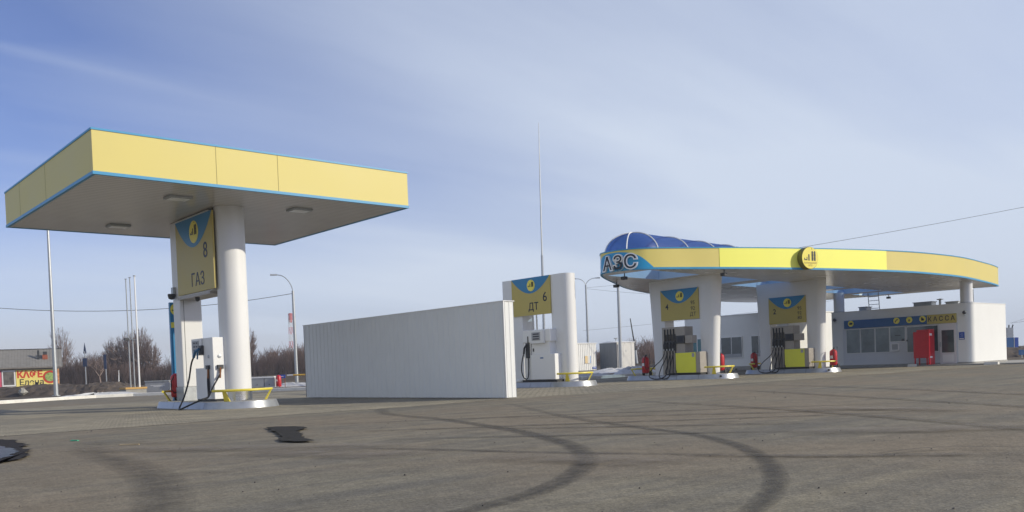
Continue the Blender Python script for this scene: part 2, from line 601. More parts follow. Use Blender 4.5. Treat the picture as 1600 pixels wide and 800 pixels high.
random.seed(7)

# ------------------------------------------------------------------ ground


def ground_mat(name, cols, scales, rough=0.95, bump=0.25, bscale=90, speck=0.0, streak=None):
    m = bpy.data.materials.new(name)
    m.use_nodes = True
    n, l = m.node_tree.nodes, m.node_tree.links
    b = n['Principled BSDF']
    b.inputs['Roughness'].default_value = rough
    b.inputs['Specular IOR Level'].default_value = 0.25
    g = n.new('ShaderNodeNewGeometry')
    cur = None
    for i, (c, s) in enumerate(zip(cols, scales)):
        if cur is None:
            rgb = n.new('ShaderNodeRGB'); rgb.outputs[0].default_value = (*c, 1); cur = rgb.outputs[0]; continue
        ns = n.new('ShaderNodeTexNoise')
        ns.inputs['Detail'].default_value = 8
        ns.inputs['Roughness'].default_value = 0.62
        ns.inputs['Scale'].default_value = 1.0
        mpn = n.new('ShaderNodeMapping')
        if isinstance(s, tuple):
            mpn.inputs['Scale'].default_value = (s[0], s[1], 1)
            mpn.inputs['Rotation'].default_value = (0, 0, s[2])
        else:
            mpn.inputs['Scale'].default_value = (s, s, s)
        mpn.inputs['Location'].default_value = (i * 13.7, i * 5.1, 0)
        l.new(g.outputs['Position'], mpn.inputs[0])
        l.new(mpn.outputs[0], ns.inputs['Vector'])
        mr = n.new('ShaderNodeMapRange'); mr.interpolation_type = 'SMOOTHSTEP'
        mr.inputs['From Min'].default_value = 0.36; mr.inputs['From Max'].default_value = 0.66
        l.new(ns.outputs[0], mr.inputs[0])
        mx = n.new('ShaderNodeMix'); mx.data_type = 'RGBA'
        l.new(mr.outputs[0], mx.inputs[0]); l.new(cur, mx.inputs[6]); mx.inputs[7].default_value = (*c, 1)
        cur = mx.outputs[2]
    # mottling at hand and foot scale
    for sc_, amp in ((1.7, 0.14), (7.0, 0.15), (24.0, 0.18), (48.0, 0.18)):
        q_ = n.new('ShaderNodeTexNoise'); q_.inputs['Scale'].default_value = sc_; q_.inputs['Detail'].default_value = 5; q_.inputs['Roughness'].default_value = 0.65
        q_.inputs['Distortion'].default_value = 0.6
        l.new(g.outputs['Position'], q_.inputs['Vector'])
        r_ = n.new('ShaderNodeMapRange'); r_.inputs['From Min'].default_value = 0.3; r_.inputs['From Max'].default_value = 0.7
        r_.inputs['To Min'].default_value = 1 - amp; r_.inputs['To Max'].default_value = 1 + amp
        l.new(q_.outputs[0], r_.inputs[0])
        v_ = n.new('ShaderNodeVectorMath'); v_.operation = 'SCALE'
        l.new(cur, v_.inputs[0]); l.new(r_.outputs[0], v_.inputs['Scale'])
        cur = v_.outputs[0]
    # fine aggregate grain
    gn = n.new('ShaderNodeTexNoise'); gn.inputs['Scale'].default_value = bscale; gn.inputs['Detail'].default_value = 3
    l.new(g.outputs['Position'], gn.inputs['Vector'])
    mr = n.new('ShaderNodeMapRange'); mr.inputs['From Min'].default_value = 0.25; mr.inputs['From Max'].default_value = 0.75
    mr.inputs['To Min'].default_value = 0.72; mr.inputs['To Max'].default_value = 1.28
    l.new(gn.outputs[0], mr.inputs[0])
    vm = n.new('ShaderNodeVectorMath'); vm.operation = 'SCALE'
    l.new(cur, vm.inputs[0]); l.new(mr.outputs[0], vm.inputs['Scale'])
    l.new(vm.outputs[0], b.inputs['Base Color'])
    n5 = n.new('ShaderNodeTexNoise'); n5.inputs['Scale'].default_value = bscale * 0.35; n5.inputs['Detail'].default_value = 6
    l.new(g.outputs['Position'], n5.inputs['Vector'])
    bp = n.new('ShaderNodeBump'); bp.inputs['Strength'].default_value = bump; bp.inputs['Distance'].default_value = 0.02
    l.new(n5.outputs[0], bp.inputs['Height']); l.new(bp.outputs[0], b.inputs['Normal'])
    return m, vm.outputs[0], b, n, l, g


gm, *_ = ground_mat('dry_earth_and_grass', [(0.11, 0.085, 0.055), (0.17, 0.13, 0.08), (0.07, 0.055, 0.04)], [0.05, 0.15, 0.6], bscale=5)
am, *_ = ground_mat('dusty_asphalt', [(0.200, 0.180, 0.133), (0.262, 0.229, 0.162), (0.153, 0.141, 0.111), (0.238, 0.211, 0.150), (0.155, 0.143, 0.115), (0.218, 0.180, 0.126)],
                    [1, (0.10, 0.30, R(-48)), (0.22, 0.55, R(-40)), (0.35, 1.4, R(-52)), (0.16, 2.4, R(-47)), 0.24], bscale=70, bump=0.35)
pmn, pcol, pb, pn, pl_, pg = ground_mat('grey_block_paving', [(0.385, 0.342, 0.248), (0.33, 0.298, 0.218), (0.43, 0.38, 0.272), (0.285, 0.26, 0.20)],
                                        [1, (0.12, 0.4, R(10)), (0.5, 0.9, R(15)), 0.28], bscale=50, bump=0.2)
br = pn.new('ShaderNodeTexBrick')
br.inputs['Scale'].default_value = 1.0
br.inputs['Brick Width'].default_value = 0.24
br.inputs['Row Height'].default_value = 0.12
br.inputs['Mortar Size'].default_value = 0.014
br.inputs['Color1'].default_value = (1, 1, 1, 1)
br.inputs['Color2'].default_value = (0.86, 0.86, 0.87, 1)
br.inputs['Mortar'].default_value = (0.45, 0.43, 0.40, 1)
pl_.new(pg.outputs['Position'], br.inputs['Vector'])
mx = pn.new('ShaderNodeMix'); mx.data_type = 'RGBA'; mx.blend_type = 'MULTIPLY'; mx.inputs[0].default_value = 1.0
pl_.new(pcol, mx.inputs[6]); pl_.new(br.outputs[0], mx.inputs[7]); pl_.new(mx.outputs[2], pb.inputs['Base Color'])


def sheet(name, pts, z, mat, sub=False):
    b = MB()
    b.add([(x, y, z) for x, y in pts], [tuple(range(len(pts)))])
    o = b.build(name, mat)
    if o.data.polygons[0].normal.z < 0:
        o.data.flip_normals()
    return tag(o, kind='structure')


sheet('ground', [(-1250, -1250), (1250, -1250), (1250, 1250), (-1250, 1250)], -0.012, gm)
KERB = [(-40, 33), (-12, 39.5), (0, 43.4), (6, 45.6), (9.6, 47.2), (12.8, 49.6), (14.6, 50.3), (16.4, 49.9), (18.2, 48.0), (21.3, 43.3), (22.6, 41.5), (26.5, 36), (30.2, 31.2), (31.5, 30.5), (33.3, 30.9), (37, 31.8), (42, 32.3), (47.9, 32.3)]
lot = KERB + [(47.9, 25.6), (45.6, 25.6), (45.2, 13.5), (52, 9), (70, 6), (90, 0), (90, -40), (-40, -40)]
asphalt = sheet('asphalt_lot', lot, 0.0, am)

# paved apron under the pumps; its front edge wanders a little
random.seed(3)
front = []
x = -9.0
while x < 44.5:
    front.append((x, 16.85 + 0.12 * math.sin(x * 0.9) + random.uniform(-0.05, 0.05) - (0.10 * (x - 16) if x > 16 else 0) * (1 if x < 29 else 29 / x * 1.0)))
    x += 0.45
sheet('block_paving', front + [(44.4, 14.2), (44.4, 28), (33, 29), (30.0, 30.2), (26, 35), (21, 40), (12, 36), (-9, 33)], 0.004, pmn)

# far road behind the kerb
rd = pm('old_road_asphalt', (0.10, 0.095, 0.09), 0.95, var=0.2, scale=0.5)
sheet('road', [(-80, 92), (18, 84), (60, 68), (130, 38), (136, 43), (62, 75), (20, 92), (-80, 100)], 0.002, rd)


def kerb(name, pts, w, z0, z1, mat, shift=0.0):
    b = MB()
    n = len(pts)
    rows = []
    for i, p in enumerate(pts):
        a = Vector(pts[max(i - 1, 0)]); c = Vector(pts[min(i + 1, n - 1)])
        d = (c - a).normalized(); q = Vector((-d.y, d.x))
        p0 = Vector(p) + q * shift; p1 = p0 + q * w
        rows.append([(p0.x, p0.y, z0), (p0.x, p0.y, z1 - 0.02), (p0.x + q.x * 0.02, p0.y + q.y * 0.02, z1), (p1.x, p1.y, z1), (p1.x, p1.y, z0)])
    for i in range(n - 1):
        A, B = rows[i], rows[i + 1]
        for k in range(4):
            b.add([A[k], B[k], B[k + 1], A[k + 1]], [(0, 1, 2, 3)])
    b.add(rows[0], [(0, 1, 2, 3, 4)]); b.add(rows[-1], [(4, 3, 2, 1, 0)])
    return tag(b.build(name, mat), kind='structure')


kerb('white_kerb', KERB, 0.28, -0.01, 0.16, kerb_w)

# ---- marks that belong to the asphalt: tyre marks, oil stain, puddle
def fade_mat(name, col, rough, strength, nscale):
    m = bpy.data.materials.new(name)
    m.use_nodes = True
    n, l = m.node_tree.nodes, m.node_tree.links
    b = n['Principled BSDF']
    b.inputs['Base Color'].default_value = (*col, 1)
    b.inputs['Roughness'].default_value = rough
    uv = n.new('ShaderNodeUVMap')
    sp = n.new('ShaderNodeSeparateXYZ'); l.new(uv.outputs[0], sp.inputs[0])
    # v: across (0..1), u: along (0..1)
    def hump(s, p):
        t = nmath('MULTIPLY', nmath('MULTIPLY', s, nmath('SUBTRACT', 1.0, s, n, l), n, l), 4.0, n, l)
        return nmath('POWER', nmath('MAXIMUM', t, 0.0, n, l), p, n, l)
    g = n.new('ShaderNodeNewGeometry')
    ns = n.new('ShaderNodeTexNoise'); ns.inputs['Scale'].default_value = nscale; ns.inputs['Detail'].default_value = 7
    l.new(g.outputs['Position'], ns.inputs['Vector'])
    mr = n.new('ShaderNodeMapRange'); mr.inputs['From Min'].default_value = 0.3; mr.inputs['From Max'].default_value = 0.65
    mr.inputs['To Min'].default_value = 0.35
    l.new(ns.outputs[0], mr.inputs[0])
    # rubber grain across the mark
    wv = n.new('ShaderNodeTexNoise'); wv.inputs['Scale'].default_value = 1.0; wv.inputs['Detail'].default_value = 3
    cm = n.new('ShaderNodeCombineXYZ')
    l.new(nmath('MULTIPLY', sp.outputs[0], 3.0, n, l), cm.inputs[0]); l.new(nmath('MULTIPLY', sp.outputs[1], 9.0, n, l), cm.inputs[1])
    l.new(cm.outputs[0], wv.inputs['Vector'])
    gr = nmath('ADD', 0.45, nmath('MULTIPLY', wv.outputs[0], 1.1, n, l), n, l)
    f = nmath('MULTIPLY', nmath('MULTIPLY', hump(sp.outputs[0], 0.6), hump(sp.outputs[1], 0.9), n, l), nmath('MULTIPLY', mr.outputs[0], gr, n, l), n, l)
    f = nmath('MINIMUM', nmath('MULTIPLY', f, strength, n, l), 0.95, n, l)
    tr = n.new('ShaderNodeBsdfTransparent')
    ms = n.new('ShaderNodeMixShader')
    l.new(f, ms.inputs[0]); l.new(tr.outputs[0], ms.inputs[1]); l.new(b.outputs[0], ms.inputs[2])
    l.new(ms.outputs[0], n['Material Output'].inputs[0])
    return m


def spline(pts, per=8):
    out = []
    P_ = [Vector(p) for p in pts]
    P_ = [P_[0] * 2 - P_[1]] + P_ + [P_[-1] * 2 - P_[-2]]
    for i in range(1, len(P_) - 2):
        for k in range(per):
            t = k / per
            a, b, c, d = P_[i - 1], P_[i], P_[i + 1], P_[i + 2]
            out.append(0.5 * ((2 * b) + (-a + c) * t + (2 * a - 5 * b + 4 * c - d) * t * t + (-a + 3 * b - 3 * c + d) * t ** 3))
    out.append(P_[-2])
    return out


zmark = [0.0035]


def mark(pts, w0, w1, mat, name='tyre_mark', per=8):
    c = spline(pts, per)
    n = len(c)
    vs, fs, uvs = [], [], []
    z = zmark[0]; zmark[0] += 0.0012
    rows = 6
    for i, p in enumerate(c):
        a = c[max(i - 1, 0)]; b = c[min(i + 1, n - 1)]
        d = (b - a).normalized(); q = Vector((-d.y, d.x))
        w = w0 + (w1 - w0) * i / (n - 1)
        for k in range(rows + 1):
            t = k / rows
            s = p + q * w * (t - 0.5)
            vs.append((s.x, s.y, z)); uvs.append((i / (n - 1), t))
    for i in range(n - 1):
        for k in range(rows):
            a = i * (rows + 1) + k
            fs.append((a, a + 1, a + rows + 2, a + rows + 1))
    me = bpy.data.meshes.new(name)
    me.from_pydata(vs, [], fs)
    ul = me.uv_layers.new(name='UVMap')
    for lp in me.loops:
        ul.data[lp.index].uv = uvs[lp.vertex_index]
    me.materials.append(mat)
    o = bpy.data.objects.new(name, me)
    C.objects.link(o)
    o.parent = asphalt
    return o


tyre = fade_mat('tyre_rubber_mark', (0.070, 0.063, 0.052), 0.8, 0.66, 9)
tyre_l = fade_mat('faint_tyre_mark', (0.075, 0.067, 0.054), 0.85, 0.6, 4)
smear = fade_mat('broad_faint_smear', (0.075, 0.068, 0.058), 0.9, 0.38, 5)
dustm = fade_mat('pale_dust_streak', (0.25, 0.215, 0.17), 0.95, 0.55, 3)
mark([(12.5, 19.0), (9.836, 15.012), (8.888, 11.821), (7.83, 8.975), (7.109, 7.466), (6.465, 6.362), (5.615, 5.373), (4.79, 4.725), (3.927, 4.269), (3.198, 4.101), (2.5, 4.0), (1.6, 4.0)], 0.36, 0.19, tyre)
mark([(13.5, 15.5), (10.114, 10.148), (8.654, 7.297), (8.123, 6.098), (7.281, 4.934), (6.344, 4.025), (5.473, 3.389), (4.818, 3.019), (4.262, 2.776), (3.761, 2.642), (3.0, 2.5), (2, 2.4)], 0.26, 0.15, tyre)
mark([(3.9, 13.6), (3.264, 11.619), (3.025, 9.663), (2.8, 8.208), (2.46, 6.902), (2.026, 5.759), (1.692, 5.131), (1.0, 4.3)], 0.55, 0.42, smear)
for a in ([(5.2, 8.5), (5.6, 7.2), (5.97, 5.84), (6.5, 4.4)], [(7.2, 13.0), (8.4, 12.0), (10.4, 10.3), (12.0, 8.76), (14.5, 6.0)], [(6.6, 10.9), (7.2, 10.25), (9.0, 8.5), (10.7, 6.73), (12.5, 5)],
          [(6.0, 9.2), (7.2, 7.6), (8.0, 6.4), (8.8, 5.2)], [(7.6, 9.5), (8.3, 8.2), (9.1, 6.9), (9.9, 5.6)], [(9.3, 10.8), (10.4, 9.0), (11.4, 7.4), (13.2, 5.2)],
          [(6.2, 4.9), (6.6, 4.0), (7.0, 3.3), (7.6, 2.4)], [(22.5, 15.1), (21.0, 11.5), (16.8, 5.5), (12, 0)], [(19.2, 13), (17.4, 10.2), (14.3, 5.6), (11, 1)], [(14.2, 12), (13.0, 9.0), (11.4, 5.8), (9, 2)]):
    mark(a, 0.22, 0.22, tyre_l)
for a in ([(4.2, 9.5), (4.6, 8.3), (5.0, 7.0)], [(3.2, 12.2), (4.0, 10.6), (4.9, 9.2), (5.6, 7.9)], [(8.6, 5.2), (9.3, 4.2), (10.4, 3.0)], [(5.3, 6.4), (5.6, 5.2), (5.8, 4.4)], [(12.5, 7.2), (12.6, 6.0), (12.5, 4.7)]):
    mark(a, 0.8, 0.9, dustm, 'dust_streak')


crackm = fade_mat('asphalt_crack', (0.04, 0.036, 0.03), 0.95, 1.3, 14)
random.seed(44)
for a in ([(3.55, 13.6), (3.9, 12.9), (4.2, 12.1), (4.55, 11.5), (4.95, 10.9)], [(3.5, 13.4), (3.85, 12.6), (4.15, 11.9), (4.6, 11.1)], [(9.5, 7.0), (9.9, 6.2), (10.8, 5.6), (11.2, 4.7)], [(6.9, 3.4), (7.6, 3.1), (8.0, 2.4)]):
    q = [(x + random.uniform(-.05, .05), y + random.uniform(-.05, .05)) for x, y in a]
    mark(q, 0.03, 0.02, crackm, 'crack')


def blob(pts, z, mat, name, parent, jag=0.06, seed=1):
    random.seed(seed)
    c = spline(pts + [pts[0]], 8)[:-1]
    c = [p + Vector((random.uniform(-jag, jag), random.uniform(-jag, jag))) for p in c]
    b = MB(); b.add([(p.x, p.y, z) for p in c], [tuple(range(len(c)))])
    o = b.build(name, mat, parent)
    if o.data.polygons[0].normal.z < 0:
        o.data.flip_normals()
    return o


wet = pm('wet_patch', (0.040, 0.037, 0.032), 0.75, var=0.3, scale=5, spec=0.08)
water = pm('puddle_water', (0.012, 0.018, 0.040), 0.15, var=0.2, scale=2, spec=0.10)  # blue of the reflected sky put into the base colour, own gloss kept low
water.node_tree.nodes['Principled BSDF'].inputs['IOR'].default_value = 1.06
wetrim = pm('damp_asphalt', (0.035, 0.031, 0.028), 0.8, var=0.35, scale=6, spec=0.08)
blob([(6.404, 13.3), (6.7, 12.9), (6.62, 12.3), (6.2, 11.8), (5.95, 11.2), (5.55, 10.35), (5.40, 9.85), (5.20, 10.0), (5.22, 10.4), (5.62, 11.2), (5.85, 11.8), (6.1, 12.5)], 0.024, wet, 'oil_stain', asphalt, 0.035, 4)
blob([(1.0, 16.6), (2.3, 16.1), (3.07, 15.6), (3.12, 14.4), (2.9, 13.2), (2.76, 12.25), (2.5, 11.4), (2.15, 11.0), (1.6, 11.2), (0.9, 12.4)], 0.021, wetrim, 'damp_patch', asphalt, 0.07, 5)
blob([(1.2, 15.2), (2.1, 14.9), (2.62, 14.2), (2.72, 13.1), (2.60, 12.3), (2.32, 11.55), (2.0, 11.3), (1.5, 11.9), (1.0, 13.0)], 0.026, water, 'puddle', asphalt, 0.04, 6)
# scattered small stones and litter on the asphalt
sb = MB()
random.seed(12)
for i in range(420):
    d_ = random.uniform(4.5, 26); a_ = random.uniform(R(6), R(80))
    px_, py_ = d_ * math.sin(a_), d_ * math.cos(a_)
    s_ = random.uniform(0.003, 0.009)
    if random.random() < 0.03: s_ *= 2.0
    z_ = 0.002
    n_ = 6
    ring0 = [(px_ + s_ * random.uniform(.7, 1.2) * math.cos(2 * PI * k / n_), py_ + s_ * random.uniform(.7, 1.2) * math.sin(2 * PI * k / n_), z_) for k in range(n_)]
    ring1 = [(px_ + (p[0] - px_) * .6, py_ + (p[1] - py_) * .6, z_ + s_ * random.uniform(.7, 1.0)) for p in ring0]
    sb.prism(ring0, ring1)
tag(sb.build('gravel', pm('small_stones', (0.10, 0.09, 0.08), 0.9, var=0.4)), 'small dark stones scattered over the dusty asphalt', 'gravel', kind='stuff')

for (px_, py_, w_, d_, col_, lab) in ((3.72, 13.95, .05, .03, (0.05, 0.40, 0.22), 'small green scrap lying on the asphalt right of the puddle'), (3.9, 12.1, .10, .015, (0.42, 0.33, 0.20), 'pale straw coloured splinter on the asphalt at far left')):
    o = MB().prism([(px_ - w_, py_ + w_, .003), (px_ - w_ + d_, py_ + w_ + .01, .003), (px_ + w_, py_ - w_ * .9, .003), (px_ + w_ - d_, py_ - w_, .003)][::-1],
                   [(px_ - w_, py_ + w_, .012), (px_ - w_ + d_, py_ + w_ + .01, .02), (px_ + w_, py_ - w_ * .9, .012), (px_ + w_ - d_, py_ - w_, .02)][::-1]).build('litter', pm('scrap_%d' % int(px_ * 100), col_, .7))
    tag(o, lab, 'litter')
# snow remnants along the kerb


def lump(name, pts, h, mat, seed, nseg=26, rough_=0.35):
    """low irregular heap inside an outline (x, y) around its centre"""
    random.seed(seed)
    c = spline([Vector(p) for p in pts] + [Vector(pts[0])], 6)[:-1]
    cen = sum(c, Vector((0, 0))) / len(c)
    rings = 5
    vs = []
    for r_ in range(rings + 1):
        t = r_ / rings
        for p in c:
            q = cen + (p - cen) * (1 - t * 0.92)
            hh = h * (1 - (1 - t) ** 2) * (1 + random.uniform(-rough_, rough_)) if r_ else 0
            vs.append((q.x, q.y, hh))
    n = len(c)
    fs = []
    for r_ in range(rings):
        for k in range(n):
            a, b = r_ * n + k, r_ * n + (k + 1) % n
            fs.append((a, b, b + n, a + n))
    fs.append(tuple(range(rings * n, (rings + 1) * n)))
    b = MB(); b.add(vs, fs)
    o = b.build(name, mat, smooth=True)
    return tag(o, kind='structure')


lump('snow_patch', [(-6, 41.8), (2, 44.4), (9, 47.6), (13, 50.4), (16, 51.0), (14, 51.8), (6, 47.8), (-6, 43.5)], 0.10, snow_m, 21)
lump('snow_patch', [(12.0, 51.0), (14.5, 52.0), (17.0, 51.2), (18.6, 52.0), (16, 53.5), (13, 52.5)], 0.22, snow_m, 22)
lump('snow_patch', [(19.5, 47.5), (22.5, 43), (24, 44), (21.5, 48.5)], 0.10, snow_m, 23)
lump('snow_patch', [(38, 33.4), (41, 33.6), (45, 36), (46, 38.5), (43, 38.0), (39.5, 35.4)], 0.42, snow_m, 24)
lump('snow_patch', [(32.5, 32.0), (35, 32.4), (38, 33.4), (37, 34.4), (34, 33.8)], 0.22, snow_m, 25)
lump('snow_patch', [(46, 42), (50, 42), (55, 46), (53, 48), (47, 45)], 0.3, snow_m, 26)
lump('snow_patch', [(27.5, 57.0), (29.5, 55.4), (31, 55.5), (29.5, 58)], 0.25, snow_m, 27)


def ridge(name, line, w, h, mat, seed, step=0.7):
    random.seed(seed)
    c = spline([Vector(p) for p in line], 26)
    n = len(c)
    rows = 25
    vs = []
    for i, p in enumerate(c):
        a = c[max(i - 1, 0)]; b = c[min(i + 1, n - 1)]
        d = (b - a).normalized(); q = Vector((-d.y, d.x))
        e = min(1, min(i, n - 1 - i) / 10.0)
        hh = h * e * (1 + 0.10 * math.sin(i * 0.27 + seed) + random.uniform(-0.05, 0.05))
        for k in range(rows):
            t = -1 + 2 * k / (rows - 1)
            s = p + q * w * t
            z = hh * max(0, 1 - abs(t) ** 2.6)
            if 0 < k < rows - 1:
                z += random.uniform(-0.16, 0.12) * h * e
            vs.append((s.x + random.uniform(-.1, .1), s.y + random.uniform(-.1, .1), max(z, -0.02)))
    fs = []
    for i in range(n - 1):
        for k in range(rows - 1):
            a = i * rows + k
            fs.append((a, a + 1, a + rows + 1, a + rows))
    b = MB(); b.add(vs, fs)
    o = b.build(name, mat, smooth=True)
    return tag(o, kind='structure')


ridge('earth_bank', [(-14, 96), (-2, 90), (8, 83), (15, 76.5), (20, 71.8), (23.2, 68.5)], 3.0, 0.74, earth, 2)
ridge('earth_bank', [(66, 40), (72, 32), (75, 27), (80, 22), (88, 15), (100, 8)], 3.2, 0.68, earth, 5)
ridge('earth_bank', [(88, 72), (94, 68), (100, 62)], 3.0, 1.1, earth, 8)
fe = pm('far_embankment', (0.075, 0.058, 0.042), 0.95, var=0.3, scale=0.3)
ridge('far_embankment', [(40, 130), (75, 112), (110, 90), (150, 66), (190, 40)], 6.0, 0.8, fe, 11)
lump('brown_verge', [(40, 42), (58, 33), (62, 48), (54, 60), (44, 56)], 0.06, pm('dead_grass', (0.20, 0.135, 0.075), 0.95, var=0.3, scale=2), 31)
# ------------------------------------------------------------------ gas canopy (near)
CX, ISX = 10.55, 10.45
t = thing('fuel_canopy', (10.55, 25.1, 5.55), 'large flat rectangular canopy with pale yellow fascia and blue edging over pump 8', 'canopy')
x0, x1, y0, y1, zs, zt = 6.25, 14.86, 20.94, 29.35, 5.55, 6.60
MB().box(x0 + .03, x1 - .03, y0 + .03, y1 - .03, zs + 0.012, zs + 0.10).build('soffit', soffit_m, t)
fas = pm('pale_yellow_fascia', (0.64, 0.54, 0.16), 0.5, var=0.025, scale=0.7)
for a in ((x0, x1, y0, y0 + .05), (x0, x1, y1 - .05, y1), (x0, x0 + .05, y0 + .05, y1 - .05), (x1 - .05, x1, y0 + .05, y1 - .05)):
    MB().box(*a, zs + .07, zt - .045).build('fascia_panel', fas, t)
e = .015
for zz0, zz1, nm in ((zs, zs + .072, 'bottom_trim'), (zt - .047, zt, 'top_trim')):
    b = MB()
    for a in ((x0 - e, x1 + e, y0 - e, y0 + .06), (x0 - e, x1 + e, y1 - .06, y1 + e), (x0 - e, x0 + .06, y0 + .06, y1 - .06), (x1 - .06, x1 + e, y0 + .06, y1 - .06)):
        b.box(*a, zz0, zz1)
    b.build(nm, trimblue, t)
MB().box(x0 + .04, x1 - .04, y0 + .04, y1 - .04, zt - .25, zt - .2).build('roof_deck', galv, t)
b = MB()
for xx in (9.13, 10.78):
    b.box(xx - .006, xx + .006, y0 - .003, y0 + .004, zs + .073, zt - .048)
b.box(x0 - .003, x0 + .004, 24.9, 24.912, zs + .073, zt - .048)
b.box(x0 - .003, x0 + .004, 27.6, 27.61, zs + .073, zt - .048)
b.build_each('panel_joint', pm('dark_yellow_joint', (0.30, 0.25, 0.08), .7), t)  # seams between fascia panels, in a darker yellow
for (lx, ly) in ((8.87, 27.56), (8.79, 22.6), (12.27, 22.63), (12.27, 27.56)):
    f = MB().box(lx - .30, lx + .30, ly - .24, ly + .24, zs - .05, zs + .011).build('light_housing', galv, t, bevel=0.01)
    MB().box(lx - .24, lx + .24, ly - .18, ly + .18, zs - .058, zs - .052).build('lens', lampglass, f)

# near island with its two columns
island('pump_island', ISX, 23.12, 26.42, 'raised island of pump 8 under the rectangular canopy, metal skirted')
t = thing('canopy_column', (10.5, 23.4, 0.19), 'thick round white column with steel foot band beside pump 8', 'column')
MB().lathe([(0.402, 0.44), (0.402, 5.56)], (10.5, 23.4, 0), 48).build('shaft', white_cl, t, smooth=True)
MB().lathe([(0.41, 0.19), (0.41, 0.44)], (10.5, 23.4, 0), 48).build('foot_band', steel, t, smooth=True)
b = MB()
t = thing('canopy_column', (10.4, 26.4, 0.19), 'square white column behind the gas pump, carrying the board with 8', 'column')
MB().box(10.08, 10.74, 26.16, 26.72, 0.60, 5.56).build('shaft', white_cl, t, bevel=0.03)
MB().box(10.07, 10.75, 26.15, 26.73, 0.19, 0.60).build('foot_band', galv, t)
MB().box(10.18, 10.19, 26.154, 26.159, 0.6, 3.3).build_each('panel_joint', charcoal, t)
t = thing('fuel_sign', (10.05, 24.8, 3.3), 'tall ochre board reading 8 and ГАЗ under the rectangular canopy', 'sign', 'pump number signs')
y0s, y1s, z0s, z1s = 23.37, 26.02, 3.32, 5.46
b = fuel_sign(t, 10.04, y0s, y1s, z0s, z1s, [('8', 0.62, 0.80, 0.51, 0.004), ('ГАЗ', 0.52, 0.57, 0.155, 0.002)], dip=0.40)
MB().box(10.041, 10.60, 23.75, 26.12, 3.28, 5.53).build('box_body', white, t)
MB().box(10.0, 10.6, 23.75, 26.12, 3.20, 3.278).build('lamp_tray', taupe, t)
for yy, zz_ in ((25.75, 3.27), (23.9, 3.15)):
    pass
cmt = thing('security_camera', (9.86, 26.5, 3.5), 'small dark camera on the square column below the board with 8', 'camera', 'small cameras and lamps')
MB().box(9.99, 10.08, 26.42, 26.58, 3.42, 3.62).build('bracket', galv, cmt)
MB().lathe([(0.02, -0.11), (0.09, -0.08), (0.11, 0.0), (0.11, 0.06)], (9.97, 26.5, 3.36), 14).build('housing', charcoal, cmt, smooth=True)
cmt = thing('spot_lamp', (10.2, 24.9, 3.2), 'small black lamp under the tray of the board with 8', 'lamp', 'small cameras and lamps')
MB().lathe([(0.02, -0.12), (0.06, -0.09), (0.07, 0)], (10.15, 25.0, 3.20), 12).build('housing', charcoal, cmt, smooth=True)

t = thing('price_totem', (10.4, 27.35, 0.0), 'narrow blue totem with yellow emblem, mostly hidden behind the square column', 'totem')
MB().box(10.20, 10.72, 27.3, 27.42, 0.0, 3.24).build('panel', blue, t, bevel=0.01)
emblem((10.40, 27.297, 3.02), 0.19, (0, -1, 0), t)
MB().box(10.21, 10.71, 27.289, 27.299, 2.45, 2.62).build('yellow_band', emblem_y, t)

# gas dispenser
t = gas_pump = thing('gas_dispenser', (10.4, 24.6, 0.19), 'white gas pump with two wall holders beside the round column', 'fuel pump', 'fuel pumps')
MB().box(10.1, 10.52, 23.96, 24.63, 0.26, 1.96).build('cabinet', white, t, bevel=0.012)
MB().box(10.16, 10.7, 24.0, 25.3, 0.19, 0.26).build('plinth', black, t)
MB().box(10.12, 10.6, 24.64, 25.25, 0.26, 1.13).build('lower_box', white, t, bevel=0.01)
hd = MB().box(10.06, 10.5, 24.64, 25.33, 1.50, 1.96).build('display_head', white, t, bevel=0.01)
MB().box(10.045, 10.058, 24.80, 25.24, 1.56, 1.90).build('display_panel', greycab, hd)
b = MB()
for k in range(3):
    for j in range(2):
        b.box(10.036, 10.046, 24.87 + j * .17, 24.96 + j * .17, 1.62 + k * .1, 1.66 + k * .1)
b.build_each('display_window', dark, hd)
ho = MB().box(10.02, 10.10, 24.56, 24.74, 1.50, 1.76).build('nozzle_holder', charcoal, t, bevel=0.01)
nz = MB().tube([(9.99, 24.62, 1.66), (9.93, 24.74, 1.60), (9.92, 24.86, 1.44)], 0.04, 8).tube([(9.96, 24.65, 1.60), (9.95, 24.68, 1.38)], 0.022, 6)
nz.build('nozzle', pm('nozzle_blue', (0.03, 0.12, 0.22), 0.4), t, smooth=True)


def hose(pts, r, parent, mat=black, name='hose'):
    return MB().tube(spline([Vector(p) for p in pts], 8), r, 8).build(name, mat, parent, smooth=True)


hose([(9.92, 24.86, 1.44), (9.90, 25.0, 1.25), (9.84, 25.08, 0.8), (9.6, 24.85, 0.35), (9.36, 24.6, 0.06), (9.33, 24.45, 0.03), (9.40, 24.2, 0.10), (9.70, 23.9, 0.27), (9.95, 24.05, 0.33), (10.05, 24.2, 0.50), (10.08, 24.28, 1.05)], 0.024, t)
hose([(10.08, 24.25, 1.12), (10.04, 24.25, 0.8), (9.98, 24.1, 0.42), (9.92, 23.92, 0.36), (10.02, 23.86, 0.6), (10.25, 23.9, 0.95), (10.28, 23.93, 1.12)], 0.022, t)
MB().tube([(10.065, 24.25, 1.13), (10.05, 24.25, 0.84)], 0.026, 8).tube([(10.27, 23.91, 1.13), (10.24, 23.88, 0.84)], 0.026, 8).build_each('hose_coupling', orange_h, t)
MB().box(10.03, 10.10, 24.19, 24.34, 1.09, 1.20).box(10.2, 10.36, 23.89, 23.96, 1.09, 1.20).build_each('coupling_block', charcoal, t)
MB().lathe([(0.05, 0), (0.05, 0.015), (0.02, 0.02)], (10.1, 24.25, 1.44), 14, axis=(-1, 0, 0)).build('gauge', galv, t)
